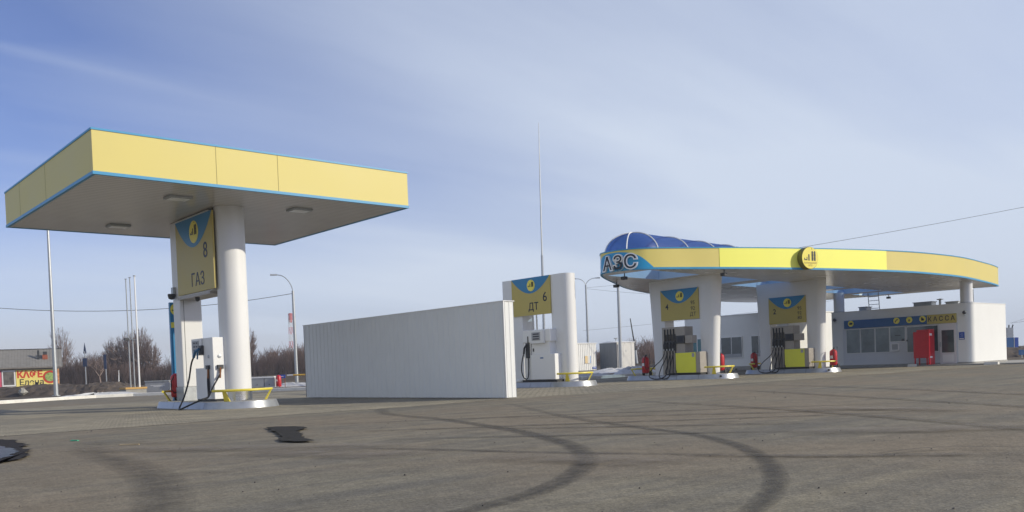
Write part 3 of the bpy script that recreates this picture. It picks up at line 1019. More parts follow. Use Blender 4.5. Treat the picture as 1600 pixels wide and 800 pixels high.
MB().lathe([(0.05, 0), (0.05, 0.015), (0.02, 0.02)], (10.28, 23.96, 1.44), 14, axis=(0, -1, 0)).build('gauge', galv, t)

gas_pump.location.x -= 0.30; gas_pump.location.y -= 0.70
rail_bumper(ISX, 23.12, -1, 'yellow curved guard rail round the steel foot of the thick round column')
rail_bumper(ISX, 26.42, 1, 'yellow curved guard rail in front of the dark red extinguisher behind the gas pump')
extinguisher(10.18, 27.02, 0.19, 'dark red extinguisher in the shade of the square column at pump 8', 0.8)

# ------------------------------------------------------------------ profiled sheet enclosure
t = thing('sheet_metal_enclosure', (15.5, 22.7, 0), 'long white enclosure of ribbed sheet metal between pumps 8 and 6', 'enclosure')
fx0, fx1, fy0, fy1, fh = 15.17, 15.53, 17.3, 28.08, 2.56
ribbed_wall((fx0, fy1), (fx0, fy0), 0.02, fh, 'long_wall', fence_m, t, pitch=0.25, depth=0.013, th=0.03)
ribbed_wall((fx0 - .0, fy0), (fx1, fy0), 0.02, fh, 'end_wall', fence_m, t, pitch=0.15, depth=0.009, th=0.03)
ribbed_wall((fx1, fy0 + .03), (fx1, fy1), 0.02, fh, 'rear_wall', fence_m, t, pitch=0.15, depth=0.006, th=0.03)
ribbed_wall((fx1, fy1), (fx0, fy1), 0.02, fh, 'far_end_wall', fence_m, t, pitch=0.15, depth=0.018, th=0.03)
MB().box(fx0 - .02, fx1 + .02, fy0 - .03, fy1 + .03, fh, fh + .02).build('top_flashing', white, t)
MB().box(fx0 - .012, fx0 + .02, fy0 - .024, fy0 + .01, 0.02, fh).build('corner_flashing', white, t)

# ------------------------------------------------------------------ pump portals (frames)


def portal(name, label, xf, yn, yf, z1, inner_n, inner_f, header_z, island_z=0.19, th=0.62, flare=(0.0, 0.0), top_cap=False):
    """portal facing -X: rounded near leg, far leg, header. yn / yf outer faces at the foot"""
    xc = xf + th / 2
    r = th / 2
    t = thing(name, (xc, (yn + yf) / 2, island_z), label, 'column', 'portal columns over the pump islands')
    for which in ('near', 'far'):
        lev = []
        K = 10
        for k in range(K + 1):
            f = k / K
            z = island_z + 0.002 + (z1 - island_z) * f
            g = flare[0 if which == 'near' else 1] * f ** 1.4
            pts = []
            if which == 'near':
                ye = yn - g + r * 0.85
                pts.append((xf + th, inner_n, z)); pts.append((xf, inner_n, z))
                for a in range(15):
                    an = PI + PI * a / 14
                    pts.append((xc + r * math.cos(an), ye + 0.85 * r * math.sin(an), z))
            else:
                ye = yf + g - r * 0.55
                pts.append((xf, inner_f, z)); pts.append((xf + th, inner_f, z))
                for a in range(15):
                    an = PI * a / 14
                    ca, sa = math.cos(an), math.sin(an)
                    pts.append((xc + r * math.copysign(abs(ca) ** 0.6, ca), ye + 0.55 * r * abs(sa) ** 0.6, z))
            lev.append(pts)
        b = MB()
        n = len(lev[0])
        b.add([p for l_ in lev for p in l_], [(k * n + i, k * n + (i + 1) % n, (k + 1) * n + (i + 1) % n, (k + 1) * n + i) for k in range(K) for i in range(n)] +
              [tuple(range(n - 1, -1, -1)), tuple(range(K * n, K * n + n))])
        b.build('leg', white_cl, t, smooth=True)
    MB().box(xf + 0.001, xf + th - 0.001, inner_n + .001, inner_f - .001, header_z, z1).build('header', white_cl, t)
    if top_cap:
        MB().box(xf - .012, xf + th + .012, yn + 0.35, yf + .01, z1, z1 + .02).build('top_flashing', trimblue, t)
    return t


# pump 6: free standing portal
island('pump_island', 23.5, 23.15, 26.2, 'raised island of pump 6 behind the sheet metal enclosure')
portal('pump_portal', 'free standing white portal with a rounded end around diesel pump 6', 23.1, 22.74, 26.42, 4.22, 23.56, 25.22, 2.82)
t = thing('fuel_sign', (23.05, 24.65, 2.8), 'ochre board reading 6 and ДТ on the free standing portal', 'sign', 'pump number signs')
fuel_sign(t, 23.095, 23.57, 25.73, 2.77, 4.215, [('6', 0.50, 0.865, 0.44, 0.004), ('ДТ', 0.40, 0.565, 0.215, 0.004)], dip=0.42)
for yy in (25.1, 24.2):
    tt = thing('vent_pipe', (23.7, yy, 0.19), 'thin white vent pipe behind pump 6, %s of the two' % ('left' if yy > 24.6 else 'right'), 'pipe', 'vent pipes')
    MB().tube([(23.75, yy, 0.19), (23.75, yy, 2.82)], 0.035, 10).build('pipe', white, tt, smooth=True)
    MB().lathe([(0.07, 0), (0.07, 0.02)], (23.75, yy, 0.195), 12).build('flange', white, tt)

t = thing('diesel_dispenser', (23.0, 24.0, 0.19), 'white diesel pump 6 with a single nozzle under the ДТ board', 'fuel pump', 'fuel pumps')
MB().box(22.75, 23.4, 23.35, 24.86, 1.72, 2.18).build('head', white, t, bevel=0.015)
MB().box(22.78, 23.35, 23.42, 24.40, 1.25, 1.719).build('neck', white, t)
MB().box(22.74, 23.42, 23.14, 24.44, 0.29, 1.249).build('lower_cabinet', white, t, bevel=0.015)
MB().box(22.78, 23.38, 24.45, 24.84, 0.29, 1.719).build('hose_column', white, t)
MB().box(22.74, 23.36, 23.05, 24.95, 0.195, 0.288).build('plinth', black, t)
d_ = MB().box(22.66, 22.749, 23.62, 24.36, 1.66, 2.15).build('display_box', white, t, bevel=0.01)
MB().box(22.648, 22.659, 23.80, 24.26, 1.77, 2.08).build('display_panel', greycab, d_)
b = MB()
for k in range(3):
    b.box(22.640, 22.649, 23.86, 24.18, 1.81 + k * .09, 1.85 + k * .09)
b.build_each('display_window', dark, d_)
MB().box(22.70, 22.78, 24.52, 24.68, 1.12, 1.70).build('nozzle_holder', charcoal, t, bevel=0.01)
MB().tube([(22.68, 24.60, 1.62), (22.62, 24.66, 1.50), (22.66, 24.74, 1.30)], 0.035, 8).build('nozzle', black, t, smooth=True)
hose([(22.66, 24.74, 1.30), (22.64, 24.82, 1.05), (22.62, 24.86, 0.70), (22.64, 24.80, 0.42), (22.68, 24.66, 0.32), (22.72, 24.58, 0.50), (22.74, 24.57, 1.3), (22.74, 24.57, 1.95)], 0.022, t)
MB().box(22.765, 22.78, 24.28, 24.34, 1.36, 1.48).build('lock', charcoal, t)
MB().box(22.735, 22.739, 23.75, 23.92, 1.08, 1.13).build('maker_plate', kioskblue, t)
rail_bumper(23.5, 23.15, -1, 'yellow curved guard rail round the rounded end of the diesel portal')
b = MB().lathe([(0.10, 0), (0.14, .04), (0.12, .10), (0.05, .14)], (22.95, 25.35, .195), 12)
tag(b.build('plastic_cover', white, smooth=True), 'small white domed cover on the island left of pump 6', 'cover')

# pumps 4 and 2
ZS = 4.22
island('pump_island', 30.2, 21.45, 24.75, 'raised island of pump 4 under the left part of the curved canopy')
portal('pump_portal', 'white portal with flared legs around pump 4 under the curved canopy', 29.8, 21.13, 24.22, ZS + .03, 21.72, 23.55, 2.52, flare=(0.26, 0.2))
island('pump_island', 37.3, 20.75, 23.35, 'raised island of pump 2 in front of the cashier building')
portal('pump_portal', 'white portal with flared legs around pump 2 nearest the cashier building', 36.9, 20.32, 23.52, ZS + .03, 20.98, 22.9, 2.33, flare=(0.15, 0.12))
t = thing('fuel_sign', (29.75, 22.7, 2.5), 'ochre board of pump 4 listing 95, 92 and, at the bottom, ДТ, in the middle portal', 'sign', 'pump number signs')
fuel_sign(t, 29.795, 21.74, 23.69, 2.50, 3.79, [('4', 0.34, 0.17, 0.44, 0.004), ('95', 0.22, 0.855, 0.52, 0), ('92', 0.22, 0.855, 0.335, 0), ('ДТ', 0.22, 0.855, 0.15, 0)], dip=0.46)
t = thing('fuel_sign', (36.85, 21.9, 2.3), 'ochre board of pump 2 on the portal nearest the cashier building', 'sign', 'pump number signs')
fuel_sign(t, 36.895, 20.99, 22.89, 2.325, 3.57, [('2', 0.34, 0.16, 0.46, 0.004), ('95', 0.22, 0.84, 0.53, 0), ('92', 0.22, 0.84, 0.35, 0), ('80', 0.22, 0.84, 0.18, 0)], dip=0.46)


def dispenser(x, yL, label):
    """four-hose pump, face towards -X; yL is its left edge as seen"""
    t = thing('petrol_dispenser', (x + .3, yL - 0.9, 0.19), label, 'fuel pump', 'fuel pumps')
    B = lambda a, b_, y_a, y_b, z_a, z_b: MB().box(x + a, x + b_, yL - y_b, yL - y_a, z_a, z_b)
    B(0.04, 0.62, 0.0, 1.17, 0.20, 2.20).build('hose_tower', taupe, t, bevel=0.012)
    b = MB()
    for k in range(4):
        yy = yL - (0.16 + 0.155 * k)
        b.box(x + .008, x + .04, yy - .028, yy + .028, 1.40, 2.12)
    b.build_each('hose_slot', black, t)
    B(0.0, 0.041, 0.10, 0.73, 1.22, 1.62).build('holster_panel', charcoal, t, bevel=0.008)
    for k in range(4):
        yy = yL - (0.17 + 0.155 * k)
        MB().tube([(x - .02, yy, 1.56), (x - .07, yy + .01, 1.46), (x - .05, yy + .02, 1.24)], 0.028, 8).tube([(x - .05, yy + .02, 1.25), (x - .02, yy + .02, 1.08)], 0.014, 6).build('nozzle', black if k % 2 else charcoal, t, smooth=True)
        MB().tube([(x - .055, yy + .02, 1.30), (x - .045, yy + .02, 1.22)], 0.032, 8).build('nozzle_collar', galv, t)
    random.seed(int(x * 7))
    ends = [0.42, 0.10, -0.02, -0.05]
    for k in range(4):
        yy = yL - (0.17 + 0.155 * k)
        q = ends[k] + random.uniform(-.05, .05)
        hose([(x - .04, yy + .02, 1.10), (x - .10, yy + .06 + q * .2, 0.85), (x - .16, yy + .15 + q, 0.50), (x - .22, yy + .18 + q * 1.3, 0.16 if k < 2 else 0.3), (x - .20, yy + .02 + q * .8, 0.05 if k < 2 else 0.22), (x - .10, yy - .12 + q * .2, 0.16 if k < 2 else .24), (x + .0, yy - .08, 0.50), (x + .025, yy - .07, 1.0), (x + .03, yy - .06, 1.9)], 0.019, t)
    B(-.02, 0.60, 0.80, 1.95, 0.28, 1.13).build('pump_cabinet', taupe, t, bevel=0.01)
    B(-.035, -.021, 0.74, 1.74, 0.29, 1.11).build('yellow_door', pumpyel, t)
    B(-.040, -.036, 1.56, 1.69, 0.93, 1.08).build('paper_notice', greycab, t)
    B(0.02, 0.58, 0.3, 1.92, 0.195, 0.279).build('plinth', black, t)
    h = B(-.01, 0.30, 0.76, 1.18, 1.50, 1.83).build('display_box', charcoal, t, bevel=0.01)
    B(-.018, -.011, 0.84, 1.10, 1.57, 1.77).build_each('display_window', dark, h)
    B(0.03, 0.38, 1.185, 1.53, 1.50, 1.82).build('card_reader', taupe, t, bevel=0.01)
    B(0.05, 0.2, 0.98, 1.05, 1.1, 1.5).build('display_post', galv, t)
    return t


dispenser(29.3, 23.36, 'petrol pump 4 with four black hoses and a yellow green door')
dispenser(36.4, 22.58, 'petrol pump 2 with four black hoses, standing nearer the cashier building')
rail_bumper(30.2, 21.45, -1, 'yellow guard rail at the right end of the pump 4 island', r=0.84)
rail_bumper(30.2, 24.75, 1, 'yellow guard rail beside the extinguisher left of pump 4', r=0.84)
rail_bumper(37.3, 20.75, -1, 'yellow guard rail at the right end of the pump 2 island, nearest the cashier building', r=0.84)
rail_bumper(37.3, 23.35, 1, 'yellow guard rail behind the extinguisher left of pump 2', r=0.84)
extinguisher(30.0, 24.85, 0.19, 'red extinguisher with coiled hose left of the pump 4 portal', 0.95)
extinguisher(37.1, 23.95, 0.19, 'red extinguisher left of the pump 2 portal', 0.92)
extinguisher(37.5, 20.05, 0.19, 'bright red sunlit extinguisher right of the pump 2 portal', 0.95)
extinguisher(31.5, 21.98, 0.19, 'red extinguisher mostly hidden behind the right leg of the pump 4 portal', 0.9)
for xx, yy, nm in ((29.52, 20.62, 'portal left of the'), (36.72, 19.88, 'portal nearest to the')):
    pp = P0 = Vector((xx, yy, 0.11))
    dn = Vector((-0.55, -0.83, 0)).normalized()
    tt = MB().lathe([(0.045, 0), (0.045, 0.05), (0.03, 0.055)], (pp.x, pp.y, pp.z), 14, axis=dn).build('pipe_stub', black)
    tag(tt, 'black pipe end in the metal island skirt under the %s cashier building' % nm, 'pipe end', 'pipe ends in the island skirts')

# ------------------------------------------------------------------ curved station canopy
OUT = [(24.99, 22.71), (24.82, 22.14), (24.84, 21.57), (25.15, 21.00), (25.72, 20.62), (26.86, 20.10), (28.15, 19.53), (29.97, 18.87), (31.77, 18.31), (34.22, 17.66), (36.77, 17.13), (39.72, 16.82), (44.07, 16.90), (48.74, 17.58), (51.64, 18.10), (53.20, 18.46), (52.78, 20.12), (52.47, 22.81), (52.26, 25.51), (51.64, 28.00), (49.36, 30.28), (46.46, 31.01), (43.04, 30.70), (39.41, 29.92), (34.84, 28.36), (31.42, 26.91), (28.21, 24.99), (26.03, 23.59)]


def closed_spline(P_, per=7, sharp=()):
    out = []
    n = len(P_)
    for i in range(n):
        a, b, c, d = (Vector(P_[(i + k - 1) % n]) for k in range(4))
        if i in sharp: a = b * 2 - c
        if (i + 1) % n in sharp: d = c * 2 - b
        for k in range(per):
            t = k / per
            out.append((0.5 * ((2 * b) + (-a + c) * t + (2 * a - 5 * b + 4 * c - d) * t * t + (-a + 3 * b - 3 * c + d) * t ** 3), i + t))
    return out


ring = closed_spline(OUT, 7, sharp=(15,))
rp = [p for p, _ in ring]
rt = [q for _, q in ring]
nR = len(rp)


def out_n(i):
    d = (rp[(i + 1) % nR] - rp[i - 1]).normalized()
    return Vector((d.y, -d.x))            # ring runs counter-clockwise seen from above


if sum(rp[i].x * rp[(i + 1) % nR].y - rp[(i + 1) % nR].x * rp[i].y for i in range(nR)) < 0:
    _on = out_n
    out_n = lambda i: -_on(i)


def ztop(p):
    return 5.018 + 0.28 * (p.x - 24.9) / 28.0


canopy = thing('curved_canopy', (38.9, 23.6, ZS), 'big curved canopy with yellow and lemon fascia and АЗС sign on its rounded end', 'canopy')


def band(name, mat, i0, i1, f0, f1, off=0.0, th=0.05, parent=canopy, seg=None):
    """wall strip following the canopy outline between ring indices; f0,f1 give z from (point)"""
    idx = list(range(i0, i1 + 1))
    b = MB()
    rows = []
    for i in idx:
        j = i % nR
        n_ = out_n(j)
        a = rp[j] + n_ * off
        c = rp[j] + n_ * (off - th)
        z0_, z1_ = f0(rp[j], i), f1(rp[j], i)
        rows.append([(a.x, a.y, z0_), (a.x, a.y, z1_), (c.x, c.y, z1_), (c.x, c.y, z0_)])
    full = (i1 - i0) == nR
    m = len(rows)
    for i in range(m - 1):
        A, B_ = rows[i], rows[i + 1]
        for k in range(4):
            b.add([A[k], B_[k], B_[(k + 1) % 4], A[(k + 1) % 4]], [(0, 1, 2, 3)])
    if not full:
        b.add(rows[0], [(0, 1, 2, 3)]); b.add(rows[-1], [(3, 2, 1, 0)])
    o = b.build(name, mat, parent, smooth=False)
    bm = bmesh.new(); bm.from_mesh(o.data)
    bmesh.ops.remove_doubles(bm, verts=bm.verts, dist=1e-5)
    bmesh.ops.recalc_face_normals(bm, faces=bm.faces)
    bm.to_mesh(o.data); bm.free()
    o.data.polygons.foreach_set('use_smooth', [True] * len(o.data.polygons))
    try: o.data.set_sharp_from_angle(angle=R(35))
    except Exception: pass
    return o


zb = lambda p, i: ZS + .075
zt_ = lambda p, i: ztop(p) - .035
iA, iB, iC = 4 * 7, 6 * 7, 10 * 7       # nose end, start and end of the lemon panel
band('fascia_panel', yellow2, 0, iB, zb, zt_)
band('lemon_panel', lemon, iB, iC, zb, zt_, off=0.012, th=0.062)
band('fascia_panel', yellow, iC, 15 * 7, zb, zt_)
band('rear_fascia', white, 15 * 7, nR, zb, zt_)
band('bottom_trim', trimblue, 0, nR, lambda p, i: ZS, lambda p, i: ZS + .077, off=0.02, th=0.09)
band('top_trim', trimblue, 0, nR, lambda p, i: ztop(p) - .037, lambda p, i: ztop(p), off=0.02, th=0.09)
# blue wave under the letters, on the rounded end
w0, w1 = -4, 4 * 7 - 1
def wave(p, i):
    t = (i - w0) / (w1 - w0)
    s = max(0.0, 1 - abs((t - 0.42) / (0.42 if t < 0.42 else 0.58)) ** 3.0)
    return ZS + .10 + (ztop(p) - ZS - .19) * s
band('blue_wave', pm('wave_blue', (0.02, 0.30, 0.56), 0.35, var=0.03), w0, w1, lambda p, i: ZS + .078, wave, off=0.006, th=0.02)

# soffit and roof with openings, from filled outlines
axis_dir = Vector((1, 0.08)).normalized()
ax_y = lambda X: 22.04 + .08 * (X - 26.55)
HOLES = [(25.67, 29.19), (30.28, 33.9), (35.15, 38.8), (39.7, 43.35), (44.3, 47.9), (48.9, 51.4)]


def plate_with_holes(name, z, th, mat, inset):
    cu = bpy.data.curves.new(name, 'CURVE')
    cu.dimensions = '2D'; cu.fill_mode = 'BOTH'
    def sp_(pts):
        s = cu.splines.new('POLY'); s.points.add(len(pts) - 1)
        for i, p in enumerate(pts): s.points[i].co = (p[0], p[1], 0, 1)
        s.use_cyclic_u = True
    sp_([(rp[i] - out_n(i) * inset) for i in range(nR)])
    for a, b in HOLES:
        w = 1.09 if a > 27 else 1.04
        sp_([(a, ax_y(a) - w), (a, ax_y(a) + w), (b, ax_y(b) + w), (b, ax_y(b) - w)])
    cu.extrude = th / 2
    o = bpy.data.objects.new(name, cu); C.objects.link(o)
    dg = bpy.context.evaluated_depsgraph_get(); dg.update()
    me = bpy.data.meshes.new_from_object(o.evaluated_get(dg))
    bpy.data.objects.remove(o)
    me.transform(Matrix.Translation((-canopy['_w'][0], -canopy['_w'][1], z - canopy['_w'][2])))
    me.materials.clear(); me.materials.append(mat)
    q = bpy.data.objects.new(name, me); C.objects.link(q); q.parent = canopy
    return q


plate_with_holes('soffit', ZS + .02, 0.03, soffit2, 0.05)
plate_with_holes('roof_deck', 4.88, 0.04, galv, 0.07)
for a, b_ in HOLES:
    w = 1.09 if a > 27 else 1.04
    mb = MB()
    q = [(a, ax_y(a) - w), (a, ax_y(a) + w), (b_, ax_y(b_) + w), (b_, ax_y(b_) - w)]
    e = 0.02
    qo = [(a - e, ax_y(a) - w - e), (a - e, ax_y(a) + w + e), (b_ + e, ax_y(b_) + w + e), (b_ + e, ax_y(b_) - w - e)]
    for i in range(4):
        j = (i + 1) % 4
        # inner skin a hair inside the hole so no face shares the plate's edge plane
        k_ = 0.004
        def ins(p, c=((a + b_) / 2, ax_y((a + b_) / 2))):
            return (p[0] + (k_ if p[0] < c[0] else -k_), p[1] + (k_ if p[1] < c[1] else -k_))
        A, B_ = ins(q[i]), ins(q[j])
        mb.add([(*A, ZS + .003), (*B_, ZS + .003), (*B_, 4.95), (*A, 4.95)], [(0, 1, 2, 3), (3, 2, 1, 0)][:1])
    mb.build('skylight_lining', recess_m, canopy)

# blue barrel vault with a domed end
vx0, vx1, vr, vz = 26.03, 51.5, 1.16, 4.925
def vp(X, a, rr=vr, hgt=0.84):
    c_ = Vector((X, ax_y(X)))
    q = Vector((-axis_dir.y, axis_dir.x))
    s = c_ + q * rr * math.cos(a)
    return (s.x, s.y, vz + hgt * math.sin(a))
na = 20
b = MB()
xs_ = [vx0 + (vx1 - vx0) * k / 24 for k in range(25)]
for k in range(24):
    for j in range(na):
        a0, a1 = PI * j / na, PI * (j + 1) / na
        b.add([vp(xs_[k], a0), vp(xs_[k + 1], a0), vp(xs_[k + 1], a1), vp(xs_[k], a1)], [(0, 1, 2, 3)])
# domed end: quarter ellipsoid towards -X
def dome(u, a, s=1.0):          # u 0..pi/2 from the arch to the tip on the base, a 0..pi around the arch
    c_ = Vector((vx0, ax_y(vx0)))
    q = Vector((-axis_dir.y, axis_dir.x))
    # spherical coordinates: base plane angle a (0..pi), elevation u
    x_ = -1.04 * math.sin(a) * math.cos(u)
    y_ = vr * math.cos(a)* math.cos(u)
    z_ = 0.84 * math.sin(u)
    s2 = c_ + axis_dir * x_ * s + q * y_ * s
    return (s2.x, s2.y, vz + z_ * s)
for k in range(16):
    for j in range(8):
        a0, a1 = PI * k / 16, PI * (k + 1) / 16
        u0, u1 = PI / 2 * j / 8, PI / 2 * (j + 1) / 8
        b.add([dome(u0, a0), dome(u0, a1), dome(u1, a1), dome(u1, a0)], [(0, 1, 2, 3)])
o = b.build('glazed_vault', poly, canopy)
bm = bmesh.new(); bm.from_mesh(o.data); bmesh.ops.remove_doubles(bm, verts=bm.verts, dist=1e-4); bm.to_mesh(o.data); bm.free()
o.data.polygons.foreach_set('use_smooth', [True] * len(o.data.polygons))
k = 0
X = vx0
while X < vx1 + .1:
    MB().tube([vp(X, PI * j / 24, vr + .02, 0.86) for j in range(25)], 0.027, 6).build('vault_rib', white, canopy, smooth=True)
    X += 2.18
for a in (PI * 0.30, PI * 0.62):
    MB().tube([dome(PI / 2 * j / 12, a, 1.02) for j in range(13)], 0.025, 6).build('vault_rib', white, canopy, smooth=True)
MB().tube([dome(0.0, PI * j / 24, 1.03) for j in range(25)], 0.05, 6).build('vault_base_rail', white, canopy, smooth=True)

# letters on the nose
LET = thing('station_lettering', (24.9, 21.7, 4.25), 'large dark raised letters АЗС with silver edges on the rounded canopy end', 'sign letters')


def nose_at(f):
    i = int(round(f * 7)) % nR
    return rp[i], out_n(i), i
for ch, f in (('А', 0.98), ('З', 1.82), ('С', 2.62)):
    p, n_, i = nose_at(f)
    zc = 4.50
    pos = (p.x + n_.x * 0.05, p.y + n_.y * 0.05, zc)
    write(ch, 0.70, pos, (n_.x, n_.y, 0), silver, LET, name='letter_edge', bold=0.045, ext=0.05, xs=1.04)
    pos = (p.x + n_.x * 0.105, p.y + n_.y * 0.105, zc)
    write(ch, 0.70, pos, (n_.x, n_.y, 0), dark, LET, name='letter_face', bold=0.002, ext=0.006, xs=1.04)

# round emblem on the fascia
EM = thing('round_emblem_sign', (32.0, 18.2, 4.25), 'round yellow emblem sign with dark refinery towers on the lemon fascia', 'sign')
best = min(range(iB, iC), key=lambda i: (rp[i] - Vector((32.2, 18.15))).length)
p, n_ = rp[best], out_n(best)
ew = Vector((n_.x, n_.y, 0))
ctr_ = Vector((p.x, p.y, 4.655))
b = MB().lathe([(0.435, 0.02), (0.445, 0.03), (0.445, 0.25), (0.435, 0.262)], ctr_, 48, axis=ew)
b.build('rim', olive, EM, smooth=True)
emblem(ctr_ + ew * 0.263, 0.425, ew, EM, deep=0.008, writing=True)

# lamps under the canopy edge
for (lx, ly, lab) in ((25.67, 22.14, 'small flood lamp under the rounded end below the letters'), (28.6, 19.65, 'small flood lamp under the front edge where the lemon panel begins'), (51.9, 24.1, 'black flood lamp under the rear edge above the cashier roof'), (28.0, 24.6, 'small flood lamp under the rear edge left of pump 4')):
    tt = thing('flood_lamp', (lx, ly, ZS - .1), lab, 'lamp', 'small flood lamps under the curved canopy')
    MB().tube([(lx, ly, ZS + .004), (lx, ly, ZS - .12)], 0.02, 6).build('bracket', charcoal, tt)
    MB().box(lx - .12, lx + .06, ly - .1, ly + .1, ZS - .24, ZS - .12).build('housing', charcoal, tt, bevel=0.01)

# ------------------------------------------------------------------ cashier building
K = thing('cashier_building', (49.5, 21, 0), 'low white cashier building with КАССА sign, blue band and windows', 'building')
kx, ky0, ky1, kz = 46.5, 17.4, 24.9, 3.10
rc = 0.34
def kplan(z, g=0.0):
    p = [(kx - g, ky1 + g, z)]
    for j in range(9):
        a = PI + PI / 2 * j / 8
        p.append((kx + rc + (rc + g) * math.cos(a), ky0 + rc + (rc + g) * math.sin(a), z))
    p += [(51.05 + g, ky0 - g, z), (51.05 + g, ky1 + g, z)]
    return p[::1]
MB().prism(kplan(0.12), kplan(kz)).build('wall', render_w, K, smooth=True)
MB().prism(kplan(0.0, 0.03), kplan(0.14, 0.03)).build('plinth', conc, K)
MB().prism(kplan(kz, 0.02), kplan(kz + .03, 0.02)).build('parapet_cap', white, K, smooth=True)
fp = MB().box(kx - .02, kx - .001, 18.1, 24.25, 0.14, 2.16).build('front_cladding', pm('grey_white_cladding', (0.60, 0.61, 0.63), 0.5, var=0.03), K)
sg = MB().box(kx - .10, kx - .021, 19.58, 24.12, 2.17, 2.62).build('blue_sign_band', kioskblue, K)
sy = MB().box(kx - .105, kx - .021, 18.13, 19.575, 2.16, 2.63).build('cashier_sign', signyel, K)
write('К А С С А', 0.34, (kx - .108, 18.86, 2.395), (-1, 0, 0), dark, sy, bold=0.006, xs=0.86)
for yy, kind in ((23.72, 'car'), (21.17, 'phone'), (20.49, 'cup'), (19.80, 'can')):
    d_ = place_mesh(flat_mesh([circ(0.165, 32)], 0.008), 'pictogram', (kx - .101, yy, 2.44), (-1, 0, 0), emblem_y, sg)
    if kind == 'car':
        pl = [[(-.09, -.01), (-.06, .05), (0.03, .06), (.10, .03), (.10, -.04), (.02, -.07), (-.08, -.06)]]
    elif kind == 'phone':
        pl = [[(-.09, -.07), (-.05, -.09), (-.03, -.05), (.03, .03), (.07, .03), (.09, .07), (.04, .09), (0, .06), (-.07, -.02)]]
    elif kind == 'cup':
        pl = [rect(-.05, .03, -.06, .03), rect(-.07, .05, -.085, -.07), rect(.035, .065, -.03, .02)]
    else:
        pl = [[(-.07, -.08), (.08, -.08), (.08, .03), (.02, .03), (.0, .09), (-.07, .09)]]
    place_mesh(flat_mesh(pl, .003), 'pictogram_mark', (kx - .111, yy, 2.44), (-1, 0, 0), dark if kind != 'cup' else olive, d_)
for (ya, yb, za, zb_) in ((23.235, 24.05, .78, 2.13), (22.41, 23.215, .78, 2.13), (21.60, 22.39, .78, 2.13), (20.75, 21.58, 1.32, 2.13), (19.05, 20.68, .72, 2.10)):
    w_ = MB().box(kx - .035, kx - .021, ya, yb, za, zb_).build('window', white, K)
    MB().box(kx - .040, kx - .036, ya + .025, yb - .025, za + .03, zb_ - .03).build_each('pane', glass_k if ya > 20 else glass_d, w_)
tr_ = MB().box(kx - .20, kx - .021, 21.12, 21.52, 0.82, 0.86).box(kx - .05, kx - .021, 21.10, 21.54, 0.87, 1.24).build('serving_hatch', white, K)
MB().box(kx - .062, kx - .051, 21.16, 21.48, 0.91, 1.20).build('hatch_door', greycab, tr_)
MB().lathe([(0.06, 0), (0.05, 0.05), (0.02, 0.07)], (kx - .041, 20.88, 1.42), 14, axis=(-1, 0, 0)).build('intercom', charcoal, K)
MB().lathe([(0.04, 0), (0.03, 0.04)], (kx - .041, 20.66, 1.36), 12, axis=(-1, 0, 0)).build('bell', charcoal, K)
MB().box(kx - .045, kx - .041, 21.0, 21.3, 1.64, 1.68).build('notice_strip', dark, K)
dr = MB().box(kx - .07, kx - .021, 18.17, 18.98, 0.08, 2.15).build('door', pm('door_frame_white', (0.66, 0.64, 0.64), 0.5, var=.02), K)
MB().box(kx - .082, kx - .071, 18.27, 18.87, 0.66, 1.80).build('door_glass', glass_d, dr)
MB().box(kx - .082, kx - .071, 18.30, 18.85, 0.16, 0.55).build('door_panel', white, dr)
MB().tube([(kx - .12, 18.92, 0.95), (kx - .12, 18.92, 1.2)], 0.02, 6).build('handle', galv, dr)
pq = MB().box(kx - .03, kx - .002, 17.78, 18.04, 1.28, 1.66).build('blue_plaque', bluepaint, K)
MB().box(kx - .034, kx - .031, 17.80, 18.02, 1.31, 1.35).build('white_strip', white, pq)
b = MB()
for k in range(4):
    b.box(kx - .034, kx - .031, 17.82, 17.98 - .03 * (k % 2), 1.42 + k * .055, 1.435 + k * .055)
b.build_each('print_line', pm('pale_print', (0.35, 0.42, 0.6), 0.5), pq)
for yy, zz_, lab in ((24.66, 2.66, 'dark globe lamp high on the left end of the cashier front'), (17.72, 2.60, 'dark globe lamp high on the right end of the cashier front')):
    tt = thing('wall_lamp', (kx - .1, yy, zz_), lab, 'wall lamp', 'globe lamps on the cashier front')
    MB().tube([(kx - .001, yy, zz_ - .12), (kx - .12, yy, zz_ - .12), (kx - .12, yy, zz_)], 0.018, 6).build('bracket', galv, tt)
    MB().lathe([(0.03, -.09), (0.08, -.05), (0.095, 0), (0.08, .05), (0.03, .09)], (kx - .12, yy, zz_ + .04), 14).build('globe', charcoal, tt, smooth=True)
# columns rising from the cashier front corners to the canopy
for yy, lab in ((24.60, 'slim white column rising from the left end of the cashier front'), (17.76, 'slim white column rising from the right corner of the cashier roof')):
    tt = thing('roof_column', (kx + .4, yy, kz), lab, 'column', 'columns on the cashier building')
    MB().prism(stadium(kx + .32, yy, yy, .29, kz + .03, 10), stadium(kx + .32, yy, yy, .29, ZS + .01, 10)).build('shaft', white_cl, tt, smooth=True)
    MB().prism(stadium(kx + .32, yy, yy, .315, kz + .031, 10), stadium(kx + .32, yy, yy, .315, kz + .07, 10)).build('collar', galv, tt)
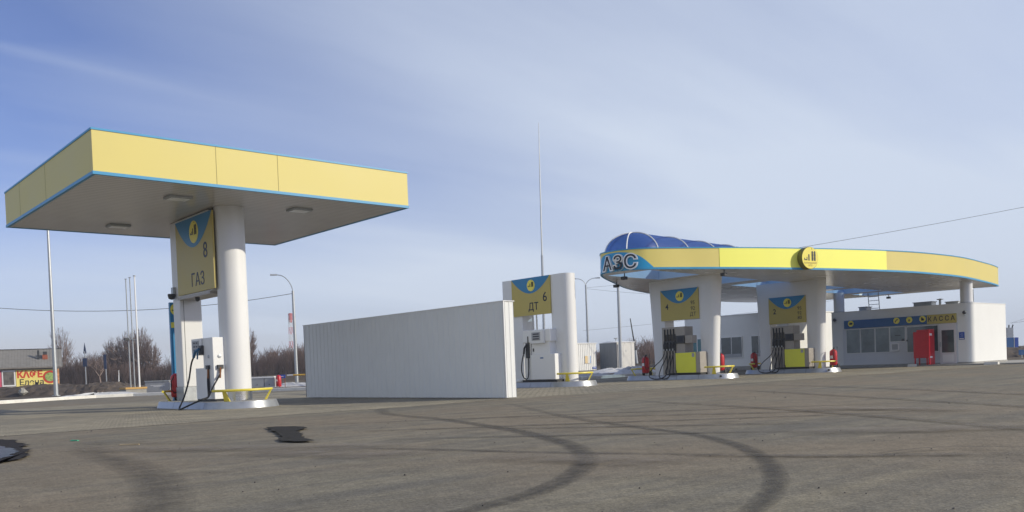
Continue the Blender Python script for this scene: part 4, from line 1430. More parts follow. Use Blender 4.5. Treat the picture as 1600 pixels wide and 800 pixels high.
# roof clutter
def roofbox(ya, yb, h, label):
    tt = thing('roof_vent_box', (47.7, (ya + yb) / 2, kz), label, 'vent box', 'boxes on the cashier roof')
    MB().box(47.4, 48.0, ya, yb, kz + .031, kz + h).build('casing', galv, tt)
    MB().box(47.36, 48.04, ya - .04, yb + .04, kz + h, kz + h + .04).build('lid', greycab, tt)
roofbox(23.30, 23.72, .24, 'smallest grey vent box on the cashier roof, left of the ladder')
roofbox(19.75, 20.68, .25, 'widest low grey box on the cashier roof above the red cabinet')
roofbox(18.40, 19.02, .16, 'low flat grey box on the cashier roof right of the vent pipe')
tt = thing('vent_chimney', (47.7, 19.42, kz), 'short pipe with a flat cap on the cashier roof', 'chimney')
MB().tube([(47.7, 19.42, kz + .03), (47.7, 19.42, kz + .34)], 0.06, 10).build('pipe', galv, tt)
MB().lathe([(0.17, 0), (0.16, 0.03), (0.03, 0.06)], (47.7, 19.42, kz + .345), 14).build('cap', galv, tt)
tt = thing('roof_ladder', (48.5, 23.4, kz), 'grey metal ladder from the cashier roof up to the curved canopy', 'ladder')
for yy in (23.12, 23.72):
    MB().tube([(48.5, yy - .06, kz + .03), (48.5, yy, ZS + .01)], 0.022, 6).build('side_rail', galv, tt)
for k in range(4):
    MB().tube([(48.5, 23.08 + k * .015, kz + .2 + k * .22), (48.5, 23.69 + k * .012, kz + .2 + k * .22)], 0.016, 6).build('rung', galv, tt)
# apron kerb of the cashier building
tag(MB().box(45.25, 54, 13.4, 25.55, 0.0, 0.06).build('pavement', conc), kind='structure')
for (ya, yb, lab) in ((15.72, 16.36, 'white painted kerb stone before the sunlit side of the cashier building'), (19.62, 20.02, 'white painted kerb stone left of the red cabinet')):
    b = MB().prism([(44.95, ya, 0.0), (45.2, ya, 0.0), (45.2, yb, 0.0), (44.95, yb, 0.0)], [(44.98, ya + .01, .13), (45.18, ya + .01, .13), (45.18, yb - .01, .13), (44.98, yb - .01, .13)])
    tag(b.build('kerb_stone', kerb_w, bevel=0.01), lab, 'kerb stone', 'white kerb stones')
# red cabinet
RC = thing('gas_bottle_cabinet', (45.6, 19.2, 0.06), 'red metal cabinet on legs standing before the cashier windows', 'cabinet')
rx = 45.35
MB().box(rx, rx + .62, 19.07, 19.86, 0.42, 1.76).build('body', redcab, RC, bevel=0.015)
MB().box(rx - .02, rx + .60, 19.04, 19.12, 0.08, 1.88).build('side_panel', redcab, RC, bevel=0.008)
MB().box(rx + .05, rx + .5, 19.12, 19.70, 1.761, 1.86).build('top_box', redcab, RC)
MB().box(rx - .012, rx - .001, 19.14, 19.83, 0.48, 1.72).build('door', redcab, RC)
for yy in (19.80, 19.20):
    MB().box(rx + .02, rx + .07, yy - .03, yy + .03, 0.06, 0.42).build('leg', redcab, RC)
    MB().box(rx + .52, rx + .57, yy - .03, yy + .03, 0.06, 0.42).build('leg', redcab, RC)
MB().box(rx + .02, rx + .30, 19.034, 19.039, 1.55, 1.66).box(rx + .02, rx + .3, 19.034, 19.039, 0.42, 0.50).build_each('white_sticker', white, RC)

# ------------------------------------------------------------------ building behind
Bd = thing('rear_building', (52, 33, 0), 'plain white building behind pumps 4 and 2 with dark windows and a teal door', 'building')
MB().box(48.0, 53.4, 28.5, 36.25, 0.0, 3.5).build('wall', render_w, Bd)
MB().box(47.96, 53.44, 28.46, 36.29, 3.5, 3.56).build('roof_edge', white, Bd)
MB().box(47.97, 48.0, 28.47, 36.28, 0.0, 0.25).build('plinth', conc, Bd)
for (ya, yb) in ((31.78, 33.40), (30.0, 31.14)):
    w_ = MB().box(47.955, 47.999, ya, yb, 0.78, 2.16).build('window', white, Bd)
    mid = (ya + yb) / 2
    MB().box(47.945, 47.954, mid + .03, yb - .05, 0.83, 2.11).box(47.945, 47.954, ya + .05, mid - .03, 0.83, 2.11).build_each('pane', glass_d, w_)
    MB().box(47.935, 47.944, ya + .06, yb - .06, 0.83, 1.05).build('blind', greycab, w_)
d_ = MB().box(47.95, 47.999, 34.7, 35.8, 0.05, 2.12).build('door', teal, Bd)
MB().box(47.94, 47.949, 35.22, 35.28, 0.05, 2.12).build('door_bar', white, d_)
MB().box(47.94, 47.999, 34.62, 35.88, 2.121, 2.2).build('lintel', white, Bd)

# ------------------------------------------------------------------ sheds
def shed(x, y, w, d, h, label, pitch, shed_w=shed_w, side_m=None):
    side_m = side_m or shed_w
    t = thing('metal_shed', (x + w / 2, y + d / 2, 0), label, 'shed', 'white metal sheds')
    z0 = 0.12
    ribbed_wall((x, y), (x + w, y), z0, h, 'front_wall', shed_w, t, pitch=pitch, depth=0.03)
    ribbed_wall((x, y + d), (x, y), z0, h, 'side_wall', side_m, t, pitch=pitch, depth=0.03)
    ribbed_wall((x + w, y + .05), (x + w, y + d), z0, h, 'side_wall', shed_w, t, pitch=pitch, depth=0.03)
    ribbed_wall((x + w, y + d), (x, y + d), z0, h, 'rear_wall', shed_w, t, pitch=pitch, depth=0.03)
    MB().add([], []) if False else None
    b = MB().prism([(x - .08, y - .08, h), (x + w + .08, y - .08, h), (x + w + .08, y + d + .08, h), (x - .08, y + d + .08, h)],
                   [(x - .08, y - .08, h + .06), (x + w + .08, y - .08, h + .06), (x + w + .02, y + d / 2, h + .16), (x + .0, y + d / 2, h + .16)])
    b.build('roof', white, t)
    MB().box(x + .1, x + w - .1, y + .1, y + d - .1, 0, z0).build('base', conc, t)
    return t


S1 = shed(58.9, 57.3, 3.0, 2.6, 2.66, 'small white ribbed shed with a pale poster and a blue plate', 0.25)
p_ = MB().box(60.25, 61.05, 57.235, 57.262, 0.78, 1.52).build('poster', pm('pale_poster', (0.62, 0.62, 0.60), 0.6), S1)
MB().box(60.25, 60.62, 57.228, 57.234, 0.80, 1.50).build('poster_tan_half', pm('poster_tan', (0.66, 0.50, 0.26), 0.6), p_)
MB().box(60.96, 61.05, 57.228, 57.234, 0.80, 1.50).build('poster_blue_edge', pm('poster_blue', (0.12, 0.28, 0.6), 0.6), p_)
q_ = MB().box(61.28, 61.80, 57.235, 57.262, 0.24, 0.44).build('blue_plate', bluepaint, S1)
MB().box(61.34, 61.74, 57.228, 57.234, 0.32, 0.36).build_each('print_line', white, q_)
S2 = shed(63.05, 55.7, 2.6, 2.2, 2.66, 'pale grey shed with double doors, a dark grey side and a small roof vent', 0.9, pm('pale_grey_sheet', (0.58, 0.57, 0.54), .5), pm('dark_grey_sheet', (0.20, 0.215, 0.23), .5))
for xx in (63.2, 63.92):
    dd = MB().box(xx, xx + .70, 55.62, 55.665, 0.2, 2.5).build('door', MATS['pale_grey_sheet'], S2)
    MB().box(xx + .33, xx + .42, 55.605, 55.619, 1.75, 1.95).build('warning_plate', galv, dd)
MB().tube([(64.0, 56.6, 2.7), (64.0, 56.6, 3.0)], 0.04, 6).lathe([(0.05, 0), (0.22, 0.14), (0.22, 0.16)], (64.0, 56.6, 2.98), 10).build('roof_vent', galv, S2)


# ------------------------------------------------------------------ masts, lamps, wires
def lamp_post(x, y, h, arms, label, rb=0.09, rt=0.05, head=True, drop=0.0):
    t = thing('street_lamp', (x, y, 0), label, 'street lamp', 'tall steel lamp posts')
    top = h
    MB().lathe([(rb * 1.8, 0.0), (rb * 1.8, 0.05)], (x, y, 0.0), 12).build('base_flange', galv, t)
    MB().tube([(x, y, 0.03), (x, y, top)], rb, 10, r2=rt).build('pole', galv, t, smooth=True)
    for (dx, dy, rise) in arms:
        pts = []
        for k in range(9):
            f = k / 8
            pts.append((x + dx * (f ** 1.6), y + dy * (f ** 1.6), top - .05 + rise * math.sin(f * PI / 2)))
        MB().tube(pts, 0.035, 6).build('arm', galv, t, smooth=True)
        e_ = Vector(pts[-1]); d_ = Vector((dx, dy, 0)).normalized()
        c_ = e_ + d_ * 0.25
        hd = MB()
        q = Vector((-d_.y, d_.x, 0))
        vs = []
        for s, wz in ((0, .07), (.5, .12)):
            for a, bz in ((-1, -.05), (1, -.05), (1, .06), (-1, .06)):
                p = e_ + d_ * s + q * wz * a
                vs.append((p.x, p.y, p.z + bz))
        hd.add(vs, [(0, 1, 2, 3), (7, 6, 5, 4), (0, 4, 5, 1), (1, 5, 6, 2), (2, 6, 7, 3), (3, 7, 4, 0)])
        hh = hd.build('lamp_head', galv, t)
    return t


RV = Vector((0.746, -0.665, 0))            # rightwards across the site
lamp_post(16.8, 66.9, 12.2, [(0.6, 0.9, 0.5)], 'tall bare steel post left of the rectangular canopy, its head hidden by the canopy', rb=0.15, rt=0.08)
lamp_post(31.75, 60.15, 7.15, [(-1.0, 0.45, 1.25)], 'steel lamp post with one curved arm, behind the gas station kerb', rb=0.13, rt=0.09)
lamp_post(69.5, 65.5, 9.3, [(-.75, .67, .75), (.80, -.71, .75)], 'double armed lamp post behind the white sheds', rb=0.15, rt=0.09)
lamp_post(56.9, 49.85, 9.6, [], 'plain grey post in front of the sheds, left of pump 4', rb=0.15, rt=0.10)
lamp_post(98, 36.5, 7.0, [(-1.2, 1.0, 0.5)], 'far lamp with a curved arm seen above the cashier roof', rb=0.09, rt=0.07)

t = thing('lightning_mast', (43.2, 44.8, 0), 'very thin tall lightning mast rising behind the pump 6 portal', 'mast')
MB().tube([(43.0, 44.8, 0), (43.2, 44.85, 8.6)], 0.10, 8, r2=0.08).build('lower_tube', galv, t, smooth=True)
MB().tube([(43.2, 44.85, 8.6), (43.32, 44.88, 14.0)], 0.065, 6, r2=0.05).build('middle_tube', galv, t, smooth=True)
MB().tube([(43.32, 44.88, 14.0), (43.42, 44.9, 18.0)], 0.045, 6, r2=0.02).build('rod', galv, t, smooth=True)

t = thing('planter_base', (19.8, 60.0, 0), 'low concrete box with an orange edge at the foot of the flagpoles', 'planter')
MB().box(19.1, 20.4, 59.4, 60.6, 0, 0.30).build('box', conc, t)
MB().box(19.06, 20.44, 59.36, 60.64, 0.30, 0.42).build('rim', pm('orange_edge', (0.55, 0.33, 0.10), 0.7), t)
for (xx, yy, hh, rr_, lab) in ((19.62, 60.05, 7.55, .045, 'grey flagpole, leftmost of the three on the concrete box'), (19.82, 59.88, 7.65, .045, 'grey flagpole, middle of the three on the concrete box'), (20.06, 59.68, 7.75, .06, 'white flagpole, rightmost and thickest of the three')):
    t = thing('flagpole', (xx, yy, 0.42), lab, 'flagpole', 'flagpoles')
    MB().tube([(xx, yy, 0.42), (xx, yy, hh)], rr_, 8, r2=rr_ * .8).build('pole', white if rr_ > .05 else galv, t, smooth=True)
    MB().lathe([(rr_ * 1.6, 0), (rr_ * 1.6, .05)], (xx, yy, hh), 8).build('finial', galv, t)
t = thing('flood_lamp', (19.7, 59.9, 3.5), 'grey flood lamp clamped halfway up the flagpoles', 'lamp')
MB().tube([(20.06, 59.68, 3.55), (19.5, 60.0, 3.6)], 0.03, 6).build('bracket', galv, t)
MB().box(19.35, 19.62, 59.9, 60.15, 3.52, 3.68).build('housing', charcoal, t)

# radio mast far away, red and white sections
t = thing('radio_mast', (239, 457, 0), 'distant red and white lattice radio mast above the thicket', 'mast')
mr_ = pm('mast_red', (0.50, 0.10, 0.09), 0.8); mw_ = pm('mast_white', (0.62, 0.62, 0.62), 0.8)
secs = 9
for k in range(secs):
    z0_, z1_ = 35.5 * k / secs, 35.5 * (k + 1) / secs
    b = MB()
    w_ = 1.1 - 0.3 * k / secs
    c4 = [(239 + sx * w_, 457 + sy * w_) for sx, sy in ((-1, -1), (1, -1), (1, 1), (-1, 1))]
    for i in range(4):
        j = (i + 1) % 4
        b.tube([(*c4[i], z0_), (*c4[i], z1_)], 0.13, 4)
        b.tube([(*c4[i], z0_), (*c4[j], z1_)], 0.09, 4)
        b.tube([(*c4[i], z1_), (*c4[j], z1_)], 0.09, 4)
    b.build('lattice_section', mr_ if k % 2 == 0 else mw_, t)
MB().tube([(239, 457, 30.5), (239, 457, 35.8)], 0.9, 8).build('antenna_drum', mr_, t)

# raised barrier boom far right of centre
t = thing('raised_boom', (84.9, 71.7, 0), 'thin dark raised boom on a short post far behind the sheds', 'boom')
MB().tube([(84.92, 71.72, 0.5), (84.86, 71.85, 2.3)], 0.16, 8).build('post', galv, t)
MB().tube([(84.86, 71.85, 2.3), (84.5, 72.2, 6.2)], 0.10, 8, r2=0.06).build('arm', charcoal, t)
MB().lathe([(0.2, 0), (0.2, .2)], (84.86, 71.85, 2.2), 8).build('joint', charcoal, t)

# overhead wires
def wire(a, b, sag, label, r=0.018):
    a, b = Vector(a), Vector(b)
    pts = [a.lerp(b, k / 24) - Vector((0, 0, sag * 4 * (k / 24) * (1 - k / 24))) for k in range(25)]
    o = MB().tube(pts, r, 4).build('power_cable', charcoal)
    return tag(o, label, 'cable', 'overhead cables')
wire((4.0, 79.5, 8.9), (31.75, 60.15, 6.95), 1.75, 'thin cable sagging behind the rectangular canopy to the one armed lamp post', 0.022)
wire((69.0, 46.0, 9.9), (98.5, 20.0, 15.6), 0.25, 'thin cable rising to the right above the curved canopy', 0.02)
wire((69.5, 65.5, 8.9), (86.0, 50.0, 7.4), 0.5, 'faint cable running right from the double armed lamp post', 0.012)
wire((69.5, 65.5, 9.0), (86.0, 50.0, 10.6), 0.2, 'faint cable climbing right from the double armed lamp post', 0.012)
wire((98.4, 33.0, 3.2), (112, 18, 6.2), 0.2, 'faint cable leaving the far transformer to the right', 0.015)
wire((98.3, 33.1, 3.2), (118, 14, 11.5), 0.2, 'upper faint cable leaving the far transformer to the right', 0.012)
wire((62, 59, 4.0), (92, 45, 7.0), 0.3, 'faint cable passing over the shed roofs', 0.012)

# ------------------------------------------------------------------ boxes behind the kerb at left
t = thing('grey_cabinet', (21.6, 61.0, 0), 'wide grey metal box with faint white print right of the flagpoles', 'box', 'grey boxes behind the kerb')
b = MB(); a_ = Vector((21.05, 61.5, 0)); c_ = Vector((22.25, 60.45, 0)); d_ = (c_ - a_).normalized(); q_ = Vector((-d_.y, d_.x, 0))
def obox(a, d, q, s0, s1, t0, t1, z0, z1):
    P_ = [a + d * s + q * t_ for s, t_ in ((s0, t0), (s1, t0), (s1, t1), (s0, t1))]
    return MB().prism([(p.x, p.y, z0) for p in P_], [(p.x, p.y, z1) for p in P_])
lenb = (c_ - a_).length
obox(a_, d_, q_, 0, lenb, 0, .7, 0, .72).build('body', greycab, t)
obox(a_, d_, q_, -.04, lenb + .04, -.04, .74, .721, .80).build('lid', galv, t)
for zz_, l0, l1 in ((.46, .35, 1.35), (.40, .55, 1.2)):
    obox(a_, d_, q_, l0, l1, -.006, -.001, zz_ - .02, zz_ + .02).build_each('print_line', white, t)
t = thing('striped_bollard', (22.6, 60.3, 0), 'white bollard with a red top beside the wide grey box', 'bollard')
MB().box(22.42, 22.70, 60.1, 60.3, 0.05, 0.62).build('post', white, t)
MB().box(22.40, 22.72, 60.08, 60.32, 0.62, 0.80).build('red_cap', red, t)
for (s0, s1, lab) in ((0, .93, 'grey steel chest with a white lid, left of the pair near the red cylinder'), (.97, 1.62, 'grey steel chest touching the red cylinder, right of the pair')):
    t = thing('steel_chest', (27.0, 56.2, 0), lab, 'chest', 'grey chests behind the kerb')
    a_ = Vector((26.45, 56.75, 0)); d_ = Vector((0.745, -0.667, 0)); q_ = Vector((0.667, 0.745, 0))
    obox(a_, d_, q_, s0, s1, 0, .6, 0.05, .68).build('body', greycab, t)
    obox(a_, d_, q_, s0 - .015, s1 + .015, -.03, .63, .681, .78).build('lid', white, t)
    obox(a_, d_, q_, (s0 + s1) / 2 - .03, (s0 + s1) / 2 + .03, -.02, -.001, .2, .26).build('latch', charcoal, t)
t = thing('red_cylinder', (27.85, 55.5, 0), 'bright red upright gas cylinder beside the grey chests', 'cylinder')
MB().lathe([(0.17, 0.05), (0.18, .1), (0.18, .72), (0.14, .80), (.05, .85)], (27.9, 55.45, 0), 16).build('body', red, t, smooth=True)
MB().box(27.70, 27.72, 55.3, 55.42, .42, .55).build('paper_label', white, t)
t = thing('blue_notice', (28.4, 55.6, 0), 'small blue notice on two thin posts right of the red cylinder', 'sign')
a_ = Vector((28.12, 55.9, 0)); d_ = Vector((0.745, -0.667, 0)); q_ = Vector((0.667, 0.745, 0))
obox(a_, d_, q_, 0, .48, 0, .03, .62, .86).build('board', bluepaint, t)
for s in (.05, .43):
    obox(a_, d_, q_, s - .02, s + .02, .031, .07, 0, .84).build('leg', brick, t)
obox(a_, d_, q_, .12, .36, -.006, -.001, .72, .76).build_each('print_line', white, t)
t = thing('pipe_rail', (29.8, 56.4, 0), 'horizontal yellow and white pipe rail on a blue post beside the sheet enclosure', 'rail')
a_ = Vector((28.6, 56.2, 0.80))
MB().tube([a_ + RV * .3, a_ + RV * .75], .045, 8).build('white_pipe', white, t)
MB().tube([a_ + RV * .75, a_ + RV * 2.05], .055, 8).build('yellow_pipe', pm('pipe_orange', (.66, .40, .05), .5), t)
MB().tube([a_ + RV * 2.05, a_ + RV * 4.2], .05, 8).build('white_pipe', white, t)
for s in (2.0, 4.0):
    MB().tube([a_ + RV * s + Vector((0, 0, -.8)), a_ + RV * s], .06, 8).build('post', bluepaint, t)

# ------------------------------------------------------------------ cafe at the far left
t = thing('roadside_cafe', (22, 108, 0), 'small roadside cafe with grey slate roof and yellow КАФЕ banner', 'building')
c_ = Vector((26.45, 103.7, 0)); a_ = c_ - Vector((.969, -.247, 0)) * 10.9; d_ = (c_ - a_).normalized(); q_ = Vector((-d_.y, d_.x, 0)); Lc = (c_ - a_).length
wallm = pm('cafe_wall', (0.36, 0.33, 0.29), .9, var=.1)
obox(a_, d_, q_, 0, Lc, 0, 6.0, 0, 2.72).build('wall', wallm, t)
Pp = lambda s, tt_, z: tuple(a_ + d_ * s + q_ * tt_ + Vector((0, 0, z)))
rb_ = MB()
vs = [Pp(-.3, -.5, 2.74), Pp(Lc + .35, -.5, 2.74), Pp(Lc + .35, 3.0, 4.75), Pp(-.3, 3.0, 4.75), Pp(-.3, 6.5, 2.74), Pp(Lc + .35, 6.5, 2.74)]
rb_.add(vs, [(0, 1, 2, 3), (3, 2, 5, 4), (0, 3, 4), (1, 5, 2), (0, 4, 5, 1)])
rf = rb_.build('roof', slate, t)
b = MB()
s_ = -.3
while s_ < Lc + .3:
    b.add([Pp(s_, -.5, 2.76), Pp(s_ + .03, -.5, 2.76), Pp(s_ + .03, 3.0, 4.77), Pp(s_, 3.0, 4.77)], [(0, 1, 2, 3)]); s_ += .28
b.build('slate_ridge', timber, rf)
obox(a_, d_, q_, -.3, Lc + .35, 2.9, 3.1, 4.74, 4.80).build('ridge_cap', charcoal, rf)
obox(a_, d_, q_, 8.86, 9.08, .9, 1.1, 3.4, 4.55).build('stove_pipe', charcoal, rf)
obox(a_, d_, q_, 9.35, 9.85, .9, 1.4, 3.2, 4.05).build('chimney', brick, rf)
obox(a_, d_, q_, 9.4, 9.8, .95, 1.35, 4.051, 4.4).build('chimney_cap', charcoal, rf)
obox(a_, d_, q_, -.3, Lc + .35, -.52, -.45, 2.60, 2.735).build('eave_board', timber, t)
bn = obox(a_, d_, q_, 6.8, 10.5, -.06, -.001, .6, 2.45).build('banner', bannery, t)
nrm_c = -q_
write('КАФЕ', 0.98, Pp(8.10, -.075, 1.93), nrm_c, bannerr, bn, bold=0.04, xs=0.90)
write('Елена', 0.86, Pp(8.25, -.075, 1.10), nrm_c, dark, bn, bold=0.008, xs=0.95)
rr_ = MB().lathe([(0.68, 0), (0.68, .02), (0.52, .02), (.52, 0)], Pp(10.0, -.062, 1.62), 28, axis=nrm_c).build('red_ring', bannerr, bn)
place_mesh(flat_mesh([circ(.48, 24)], .01), 'green_disc', Pp(10.0, -.085, 1.62), nrm_c, pm('salad_green', (.30, .40, .12), .7, var=.5, scale=5), bn)
obox(a_, d_, q_, 10.51, 10.88, -.06, -.001, .6, 2.45).build('side_banner', pm('banner_orange', (.62, .26, .10), .7, var=.5, scale=3), t)
obox(a_, d_, q_, 3.2, 5.45, -.06, -.001, .6, 2.45).build('pink_banner', pm('banner_pink', (.60, .10, .16), .7, var=.2), t)
w_ = obox(a_, d_, q_, 5.5, 6.75, -.08, -.001, .75, 2.45).build('window', white, t)
obox(a_, d_, q_, 5.62, 6.62, -.09, -.081, .9, 2.3).build_each('pane', pm('curtained_glass', (.12, .11, .10), .3, var=.5, scale=2), w_)
obox(a_, d_, q_, 6.1, 6.14, -.1, -.091, .9, 2.3).build('glazing_bar', timber, w_)

navy = pm('navy_plate', (0.02, 0.04, 0.10), 0.7)
# road signs left
for (px_, py_, h_, lab, top) in ((34.0, 121.0, 4.9, 'far road sign post with two blue plates right of the cafe', 1), (36.2, 120.0, 4.4, 'far road sign post with one narrow dark plate', 0)):
    t = thing('road_sign', (px_, py_, 0), lab, 'road sign', 'far road signs')
    MB().tube([(px_, py_, 0), (px_, py_, h_)], .07, 6).build('post', galv, t)
    bb = MB(); o_ = Vector((px_, py_, 0)) - RV * .35
    if top:
        obox(o_, RV, Vector((.665, .746, 0)), .1, .62, -.15, -.09, 2.9, 4.0).build('plate', navy, t)
        b = MB()
        A_, B_, C__ = o_ + RV * .15, o_ + RV * .55, o_ + RV * .35
        b.prism([tuple(A_ + Vector((0, 0, 4.6))), tuple(B_ + Vector((0, 0, 4.6))), tuple(C__ + Vector((0, 0, 6.0)))], [tuple(p + Vector((.05, .05, 4.6))) for p in (A_, B_)] + [tuple(C__ + Vector((.05, .05, 6.0)))])
        b.build('pointed_plate', navy, t)
    else:
        obox(o_, RV, Vector((.665, .746, 0)), .15, .5, -.15, -.09, 2.5, 4.4).build('plate', navy, t)

# transformer at far right
t = thing('transformer', (98.4, 32.9, 0), 'grey transformer with three insulators on a blue cabinet, far right', 'transformer')
a_ = Vector((98.04, 33.28, 0)); q_ = Vector((.665, .746, 0))
obox(a_, RV, q_, -.1, .62, 0, .9, .4, 1.72).build('cabinet', kioskblue, t)
obox(a_, RV, q_, .66, .70, 0, .9, .4, 1.72).build('gap_strip', white, t)
obox(a_, RV, q_, .74, 1.1, 0, .9, .4, 1.72).build('bright_cabinet', bluepaint, t)
obox(a_, RV, q_, .02, .66, .1, .8, 1.721, 2.75).build('tank', galv, t)
for s in (-.1, .34, .76):
    MB().tube([a_ + RV * (s * .8 + .05) + q_ * .3 + Vector((0, 0, 2.75)), a_ + RV * s + q_ * .3 + Vector((0, 0, 3.05))], .06, 6).build('insulator', charcoal, t)
t = thing('blue_road_sign', (68.25, 22.3, 0), 'small blue sign on a thin post at the right edge', 'sign')
MB().tube([(68.3, 22.3, -.1), (68.3, 22.3, .45)], .04, 6).build('post', galv, t)
obox(Vector((68.15, 22.45, 0)), RV, q_, 0, .6, -.05, 0, .2, .56).build('plate', kioskblue, t)
t = thing('timber_roof', (84, 26.3, 0), 'dark sloping gable of a far shack at the right edge', 'shack')
MB().prism([(82.3, 27.15, 0), (84.6, 25.2, 0), (86.03, 25.67, 0), (83.73, 27.62, 0)], [(83.1, 26.5, 1.6), (84.6, 25.2, 1.6), (86.03, 25.67, 1.6), (84.53, 26.97, 1.6)]).build('roof', timber, t)

# ------------------------------------------------------------------ bare trees


def grow(mb, p, d, ln, r, depth, rnd, spread, twigs, sides=4):
    n = 3
    pts = [p]
    q = p.copy(); dd = d.copy()
    for i in range(n):
        dd = (dd + Vector((rnd.uniform(-1, 1), rnd.uniform(-1, 1), rnd.uniform(-.3, .6))) * 0.13).normalized()
        q = q + dd * ln / n
        pts.append(q.copy())
    mb.tube(pts, r, sides if depth > 1 else 3, r2=r * .55, cap=False)
    if depth == 0:
        return
    k = twigs if depth > 1 else twigs + 1
    for i in range(k):
        f = rnd.uniform(.35, 1.0)
        base = pts[min(n, int(f * n + .5))]
        a = rnd.uniform(0, 2 * PI)
        side = Vector((math.cos(a), math.sin(a), 0))
        nd = (dd * (1 - spread) + side * spread + Vector((0, 0, .22))).normalized()
        grow(mb, base, nd, ln * rnd.uniform(.6, .82), r * .55, depth - 1, rnd, spread, twigs, sides)


def dome_tree(x, y, h, rad, seed, label, n=230, name='bare_tree', group='bare trees beyond the kerb', mat=None, low=0.30):
    rnd = random.Random(seed)
    t = thing(name, (x, y, 0), label, 'tree', group)
    mat = mat or bark
    rz = h * (1 - low) / 2
    cz = h - rz
    fork = Vector((x, y, h * 0.20))
    MB().tube([(x, y, 0), (x + .05, y, h * .1), tuple(fork)], .13, 6, r2=.10).build('trunk', mat, t)
    cr = MB()
    for k in range(9):                      # main limbs
        a = rnd.uniform(0, 2 * PI); e = Vector((x + rad * .55 * math.cos(a), y + rad * .55 * math.sin(a), cz + rz * rnd.uniform(.0, .6)))
        m = fork.lerp(e, .5) + Vector((0, 0, -.25))
        cr.tube([fork, m, e], .07, 5, r2=.03, cap=False)
    for i in range(n):
        a = rnd.uniform(0, 2 * PI); u = rnd.uniform(-.9, 1); q = rnd.uniform(.45, 1.0) ** .6
        w = math.sqrt(max(0, 1 - u * u))
        bump = 1 + .16 * math.sin(3 * a + seed) + rnd.uniform(-.12, .12)
        e = Vector((x + rad * q * bump * w * math.cos(a), y + rad * q * bump * w * math.sin(a), cz + rz * q * u * (1 + rnd.uniform(-.08, .08))))
        s = Vector((x, y, h * .2)).lerp(Vector((x, y, cz)), rnd.uniform(0, .9)).lerp(e, rnd.uniform(.15, .45))
        m = s.lerp(e, .5) + Vector((rnd.uniform(-.12, .12), rnd.uniform(-.12, .12), rnd.uniform(-.2, .05)))
        cr.tube([s, m, e], .026, 3, r2=.014, cap=False)
        out = (e - Vector((x, y, cz * .55))).normalized()
        for j in range(9):
            b0 = s.lerp(e, rnd.uniform(.45, 1.0))
            d = (out + Vector((rnd.uniform(-1, 1), rnd.uniform(-1, 1), rnd.uniform(-.6, .9))) * .8).normalized()
            cr.tube([b0, b0 + d * rnd.uniform(.22, .55)], .013, 3, r2=.008, cap=False)
    cr.build('crown', mat, t)
    return t


def bare_tree(x, y, h, spread, seed, label, cat='tree', stems=1, depth=5, twigs=3, name='bare_tree', rbase=None, mat=None, group='bare trees beyond the kerb'):
    rnd = random.Random(seed)
    t = thing(name, (x, y, 0), label, cat, group)
    rb2 = rbase or h * .018
    tr = MB(); cr = MB()
    for s in range(stems):
        a = rnd.uniform(0, 2 * PI)
        lean = Vector((math.cos(a), math.sin(a), 0)) * (0.0 if stems == 1 else rnd.uniform(.1, .45))
        d = (Vector((0, 0, 1)) + lean).normalized()
        top = Vector((x, y, 0)) + d * h * .28
        tr.tube([Vector((x, y, 0)) + lean * .3, Vector((x, y, 0)).lerp(top, .5) + Vector((rnd.uniform(-.1, .1), 0, 0)), top], rb2, 6, r2=rb2 * .7)
        for k in range(twigs):
            a = rnd.uniform(0, 2 * PI)
            nd = (d * (1 - spread) + Vector((math.cos(a), math.sin(a), 0)) * spread + Vector((0, 0, .2))).normalized()
            grow(cr, top, nd, h * .27, rb2 * .6, depth - 1, rnd, spread, twigs)
    tr.build('trunk', mat or bark, t)
    cr.build('crown', mat or bark, t)
    return t


dome_tree(36.6, 141.6, 9.4, 1.9, 1, 'loose bare tree standing behind the right end of the cafe roof', n=120)
bare_tree(39.2, 133, 5.8, .6, 2, 'low crooked bare tree right of the far road signs', depth=5, rbase=.12)
bare_tree(38.2, 137, 5.4, .6, 12, 'low bare tree between the two far road signs', depth=5, rbase=.10)
dome_tree(42.1, 136.8, 7.5, 1.5, 3, 'small rounded bare tree, leftmost of the clump behind the flagpoles', n=150)
dome_tree(43.6, 135.4, 8.0, 2.1, 4, 'broad bare tree in the clump just left of the flagpoles', n=260)
dome_tree(45.2, 134.1, 8.9, 2.4, 5, 'tallest domed bare tree, directly behind the flagpoles', n=340)
dome_tree(46.6, 132.9, 6.6, 1.5, 7, 'lower bare tree at the right of the clump behind the flagpoles', n=160)
dome_tree(57.5, 123.0, 8.4, 1.2, 6, 'slender bare tree right behind the thick round column', n=130)
bare_tree(29.0, 150, 6.0, .4, 8, 'small faint bare tree above the middle of the cafe roof', stems=1, depth=5, rbase=.07)

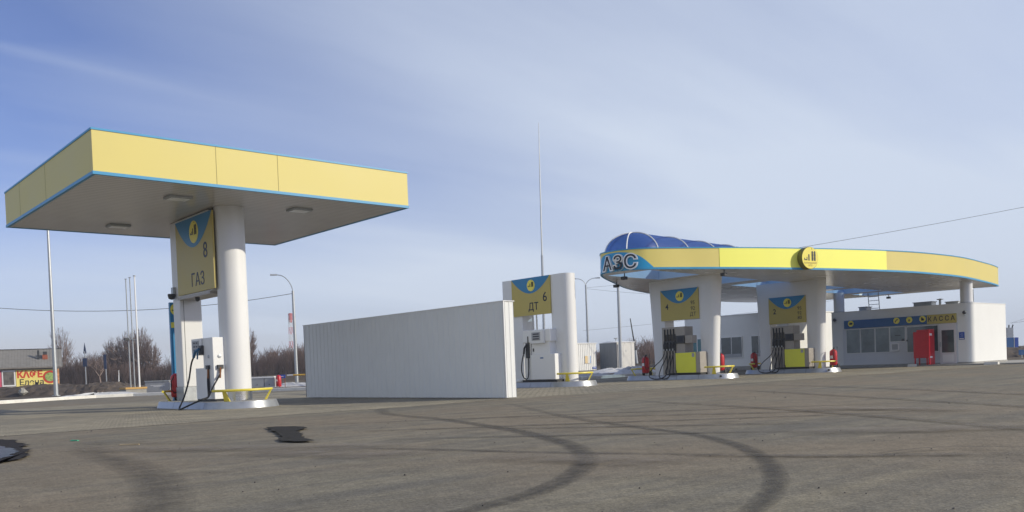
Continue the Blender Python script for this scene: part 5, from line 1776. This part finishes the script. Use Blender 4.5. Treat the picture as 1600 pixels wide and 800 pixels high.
# thicket: a mass of thin stems
def thicket(name, line, n, hfun, depth_w, seed, mat, label, r=0.018):
    rnd = random.Random(seed)
    b = MB()
    c = spline([Vector(p) for p in line], 10)
    for i in range(n):
        f = rnd.random() * (len(c) - 1.001)
        k = int(f); p = c[k].lerp(c[k + 1], f - k)
        p = p + Vector((.66, .75)) * rnd.uniform(0, depth_w)
        h = hfun(f / (len(c) - 1)) * rnd.uniform(.55, 1.05)
        x_, y_ = p.x, p.y
        a = rnd.uniform(0, 2 * PI); l = rnd.uniform(.05, .3) * h
        tip = Vector((x_ + math.cos(a) * l, y_ + math.sin(a) * l, h))
        b0 = Vector((x_, y_, 0)); m = b0.lerp(tip, .5) + Vector((rnd.uniform(-.1, .1), rnd.uniform(-.1, .1), 0)) * h * .3
        b.tube([b0, m, tip], r * 2.2, 3, r2=r * .7, cap=False)
        for j in range(7):
            s = rnd.uniform(.25, .95)
            q = b0.lerp(m, s * 2) if s < .5 else m.lerp(tip, s * 2 - 1)
            a2 = rnd.uniform(0, 2 * PI); l2 = rnd.uniform(.12, .3) * h
            e = q + Vector((math.cos(a2) * l2 * .6, math.sin(a2) * l2 * .6, l2))
            b.tube([q, e], r * 1.1, 3, r2=r * .5, cap=False)
    o = b.build(name, mat)
    return tag(o, label, 'thicket', kind='stuff')


def th_h(f):
    return 3.6 + 1.1 * math.sin(f * 9) * .5 + .6 * math.sin(f * 23 + 1) + .4 * math.sin(f * 51)
thicket('thicket', [(20, 146), (36, 136), (46, 128), (56, 120), (66, 112)], 8500, th_h, 14, 3, bark2, 'brown leafless thicket along the road behind the gas pump')
thicket('thicket', [(64, 118), (80, 106), (98, 92), (120, 76)], 4500, lambda f: th_h(f) * .95, 14, 4, bark2, 'brown leafless thicket continuing behind the sheet enclosure')
thicket('thicket', [(120, 300), (170, 250), (225, 202), (250, 180), (300, 140)], 2600, lambda f: 2.6 + .7 * math.sin(f * 60) + .5 * math.sin(f * 23), 12, 5, pm('far_thicket', (0.16, 0.13, 0.115), .95), 'far low line of bare trees on the horizon', r=0.05)
# white birch trunks glimpsed
for (px_, py_, h_) in ((62.3, 118.8, 3.4), (40.2, 128, 2.4)):
    o = MB().tube([(px_, py_, 0), (px_ + .1, py_, h_)], .09, 6, r2=.04).build('birch_trunk', white)
    tag(o, 'pale thin birch trunk in the thicket, %s' % ('just left of the sheet enclosure' if px_ > 50 else 'between the road signs and the flagpoles'), 'tree trunk')
# rubble on the bank
for (px_, py_, s_, lab) in ((15.8, 71.8, .30, 'pale slab of rubble at the foot of the tall bare steel post'), (12.4, 74.5, .26, 'grey tyre like lump of rubble at the far left of the bank')):
    b = MB(); rnd = random.Random(int(px_ * 10))
    b.lathe([(s_ * .5, 0), (s_ * 1.0, s_ * .5), (s_ * .7, s_ * 1.3), (s_ * .2, s_ * 1.6)], (px_, py_, .15), 9)
    b.v = [(p[0] + rnd.uniform(-.08, .08), p[1] + rnd.uniform(-.08, .08), p[2] + rnd.uniform(-.05, .05)) for p in b.v]
    tag(b.build('rubble', conc), lab, 'rubble')

# ------------------------------------------------------------------ haze
hm = bpy.data.materials.new('haze_air')
hm.use_nodes = True
hn, hl = hm.node_tree.nodes, hm.node_tree.links
hn.remove(hn['Principled BSDF'])
hv = hn.new('ShaderNodeVolumePrincipled')
hv.inputs['Color'].default_value = (0.80, 0.86, 0.95, 1)
hv.inputs['Density'].default_value = 0.0006
hv.inputs['Anisotropy'].default_value = 0.0
hl.new(hv.outputs[0], hn['Material Output'].inputs['Volume'])
hz = MB().box(-1300, 1300, -1300, 1300, -1.1, 40).build('haze', hm)
tag(hz, 'pale thin haze in the air over the whole site', 'haze', kind='stuff')
for o in bpy.data.objects:
    if '_w' in o:
        del o['_w']
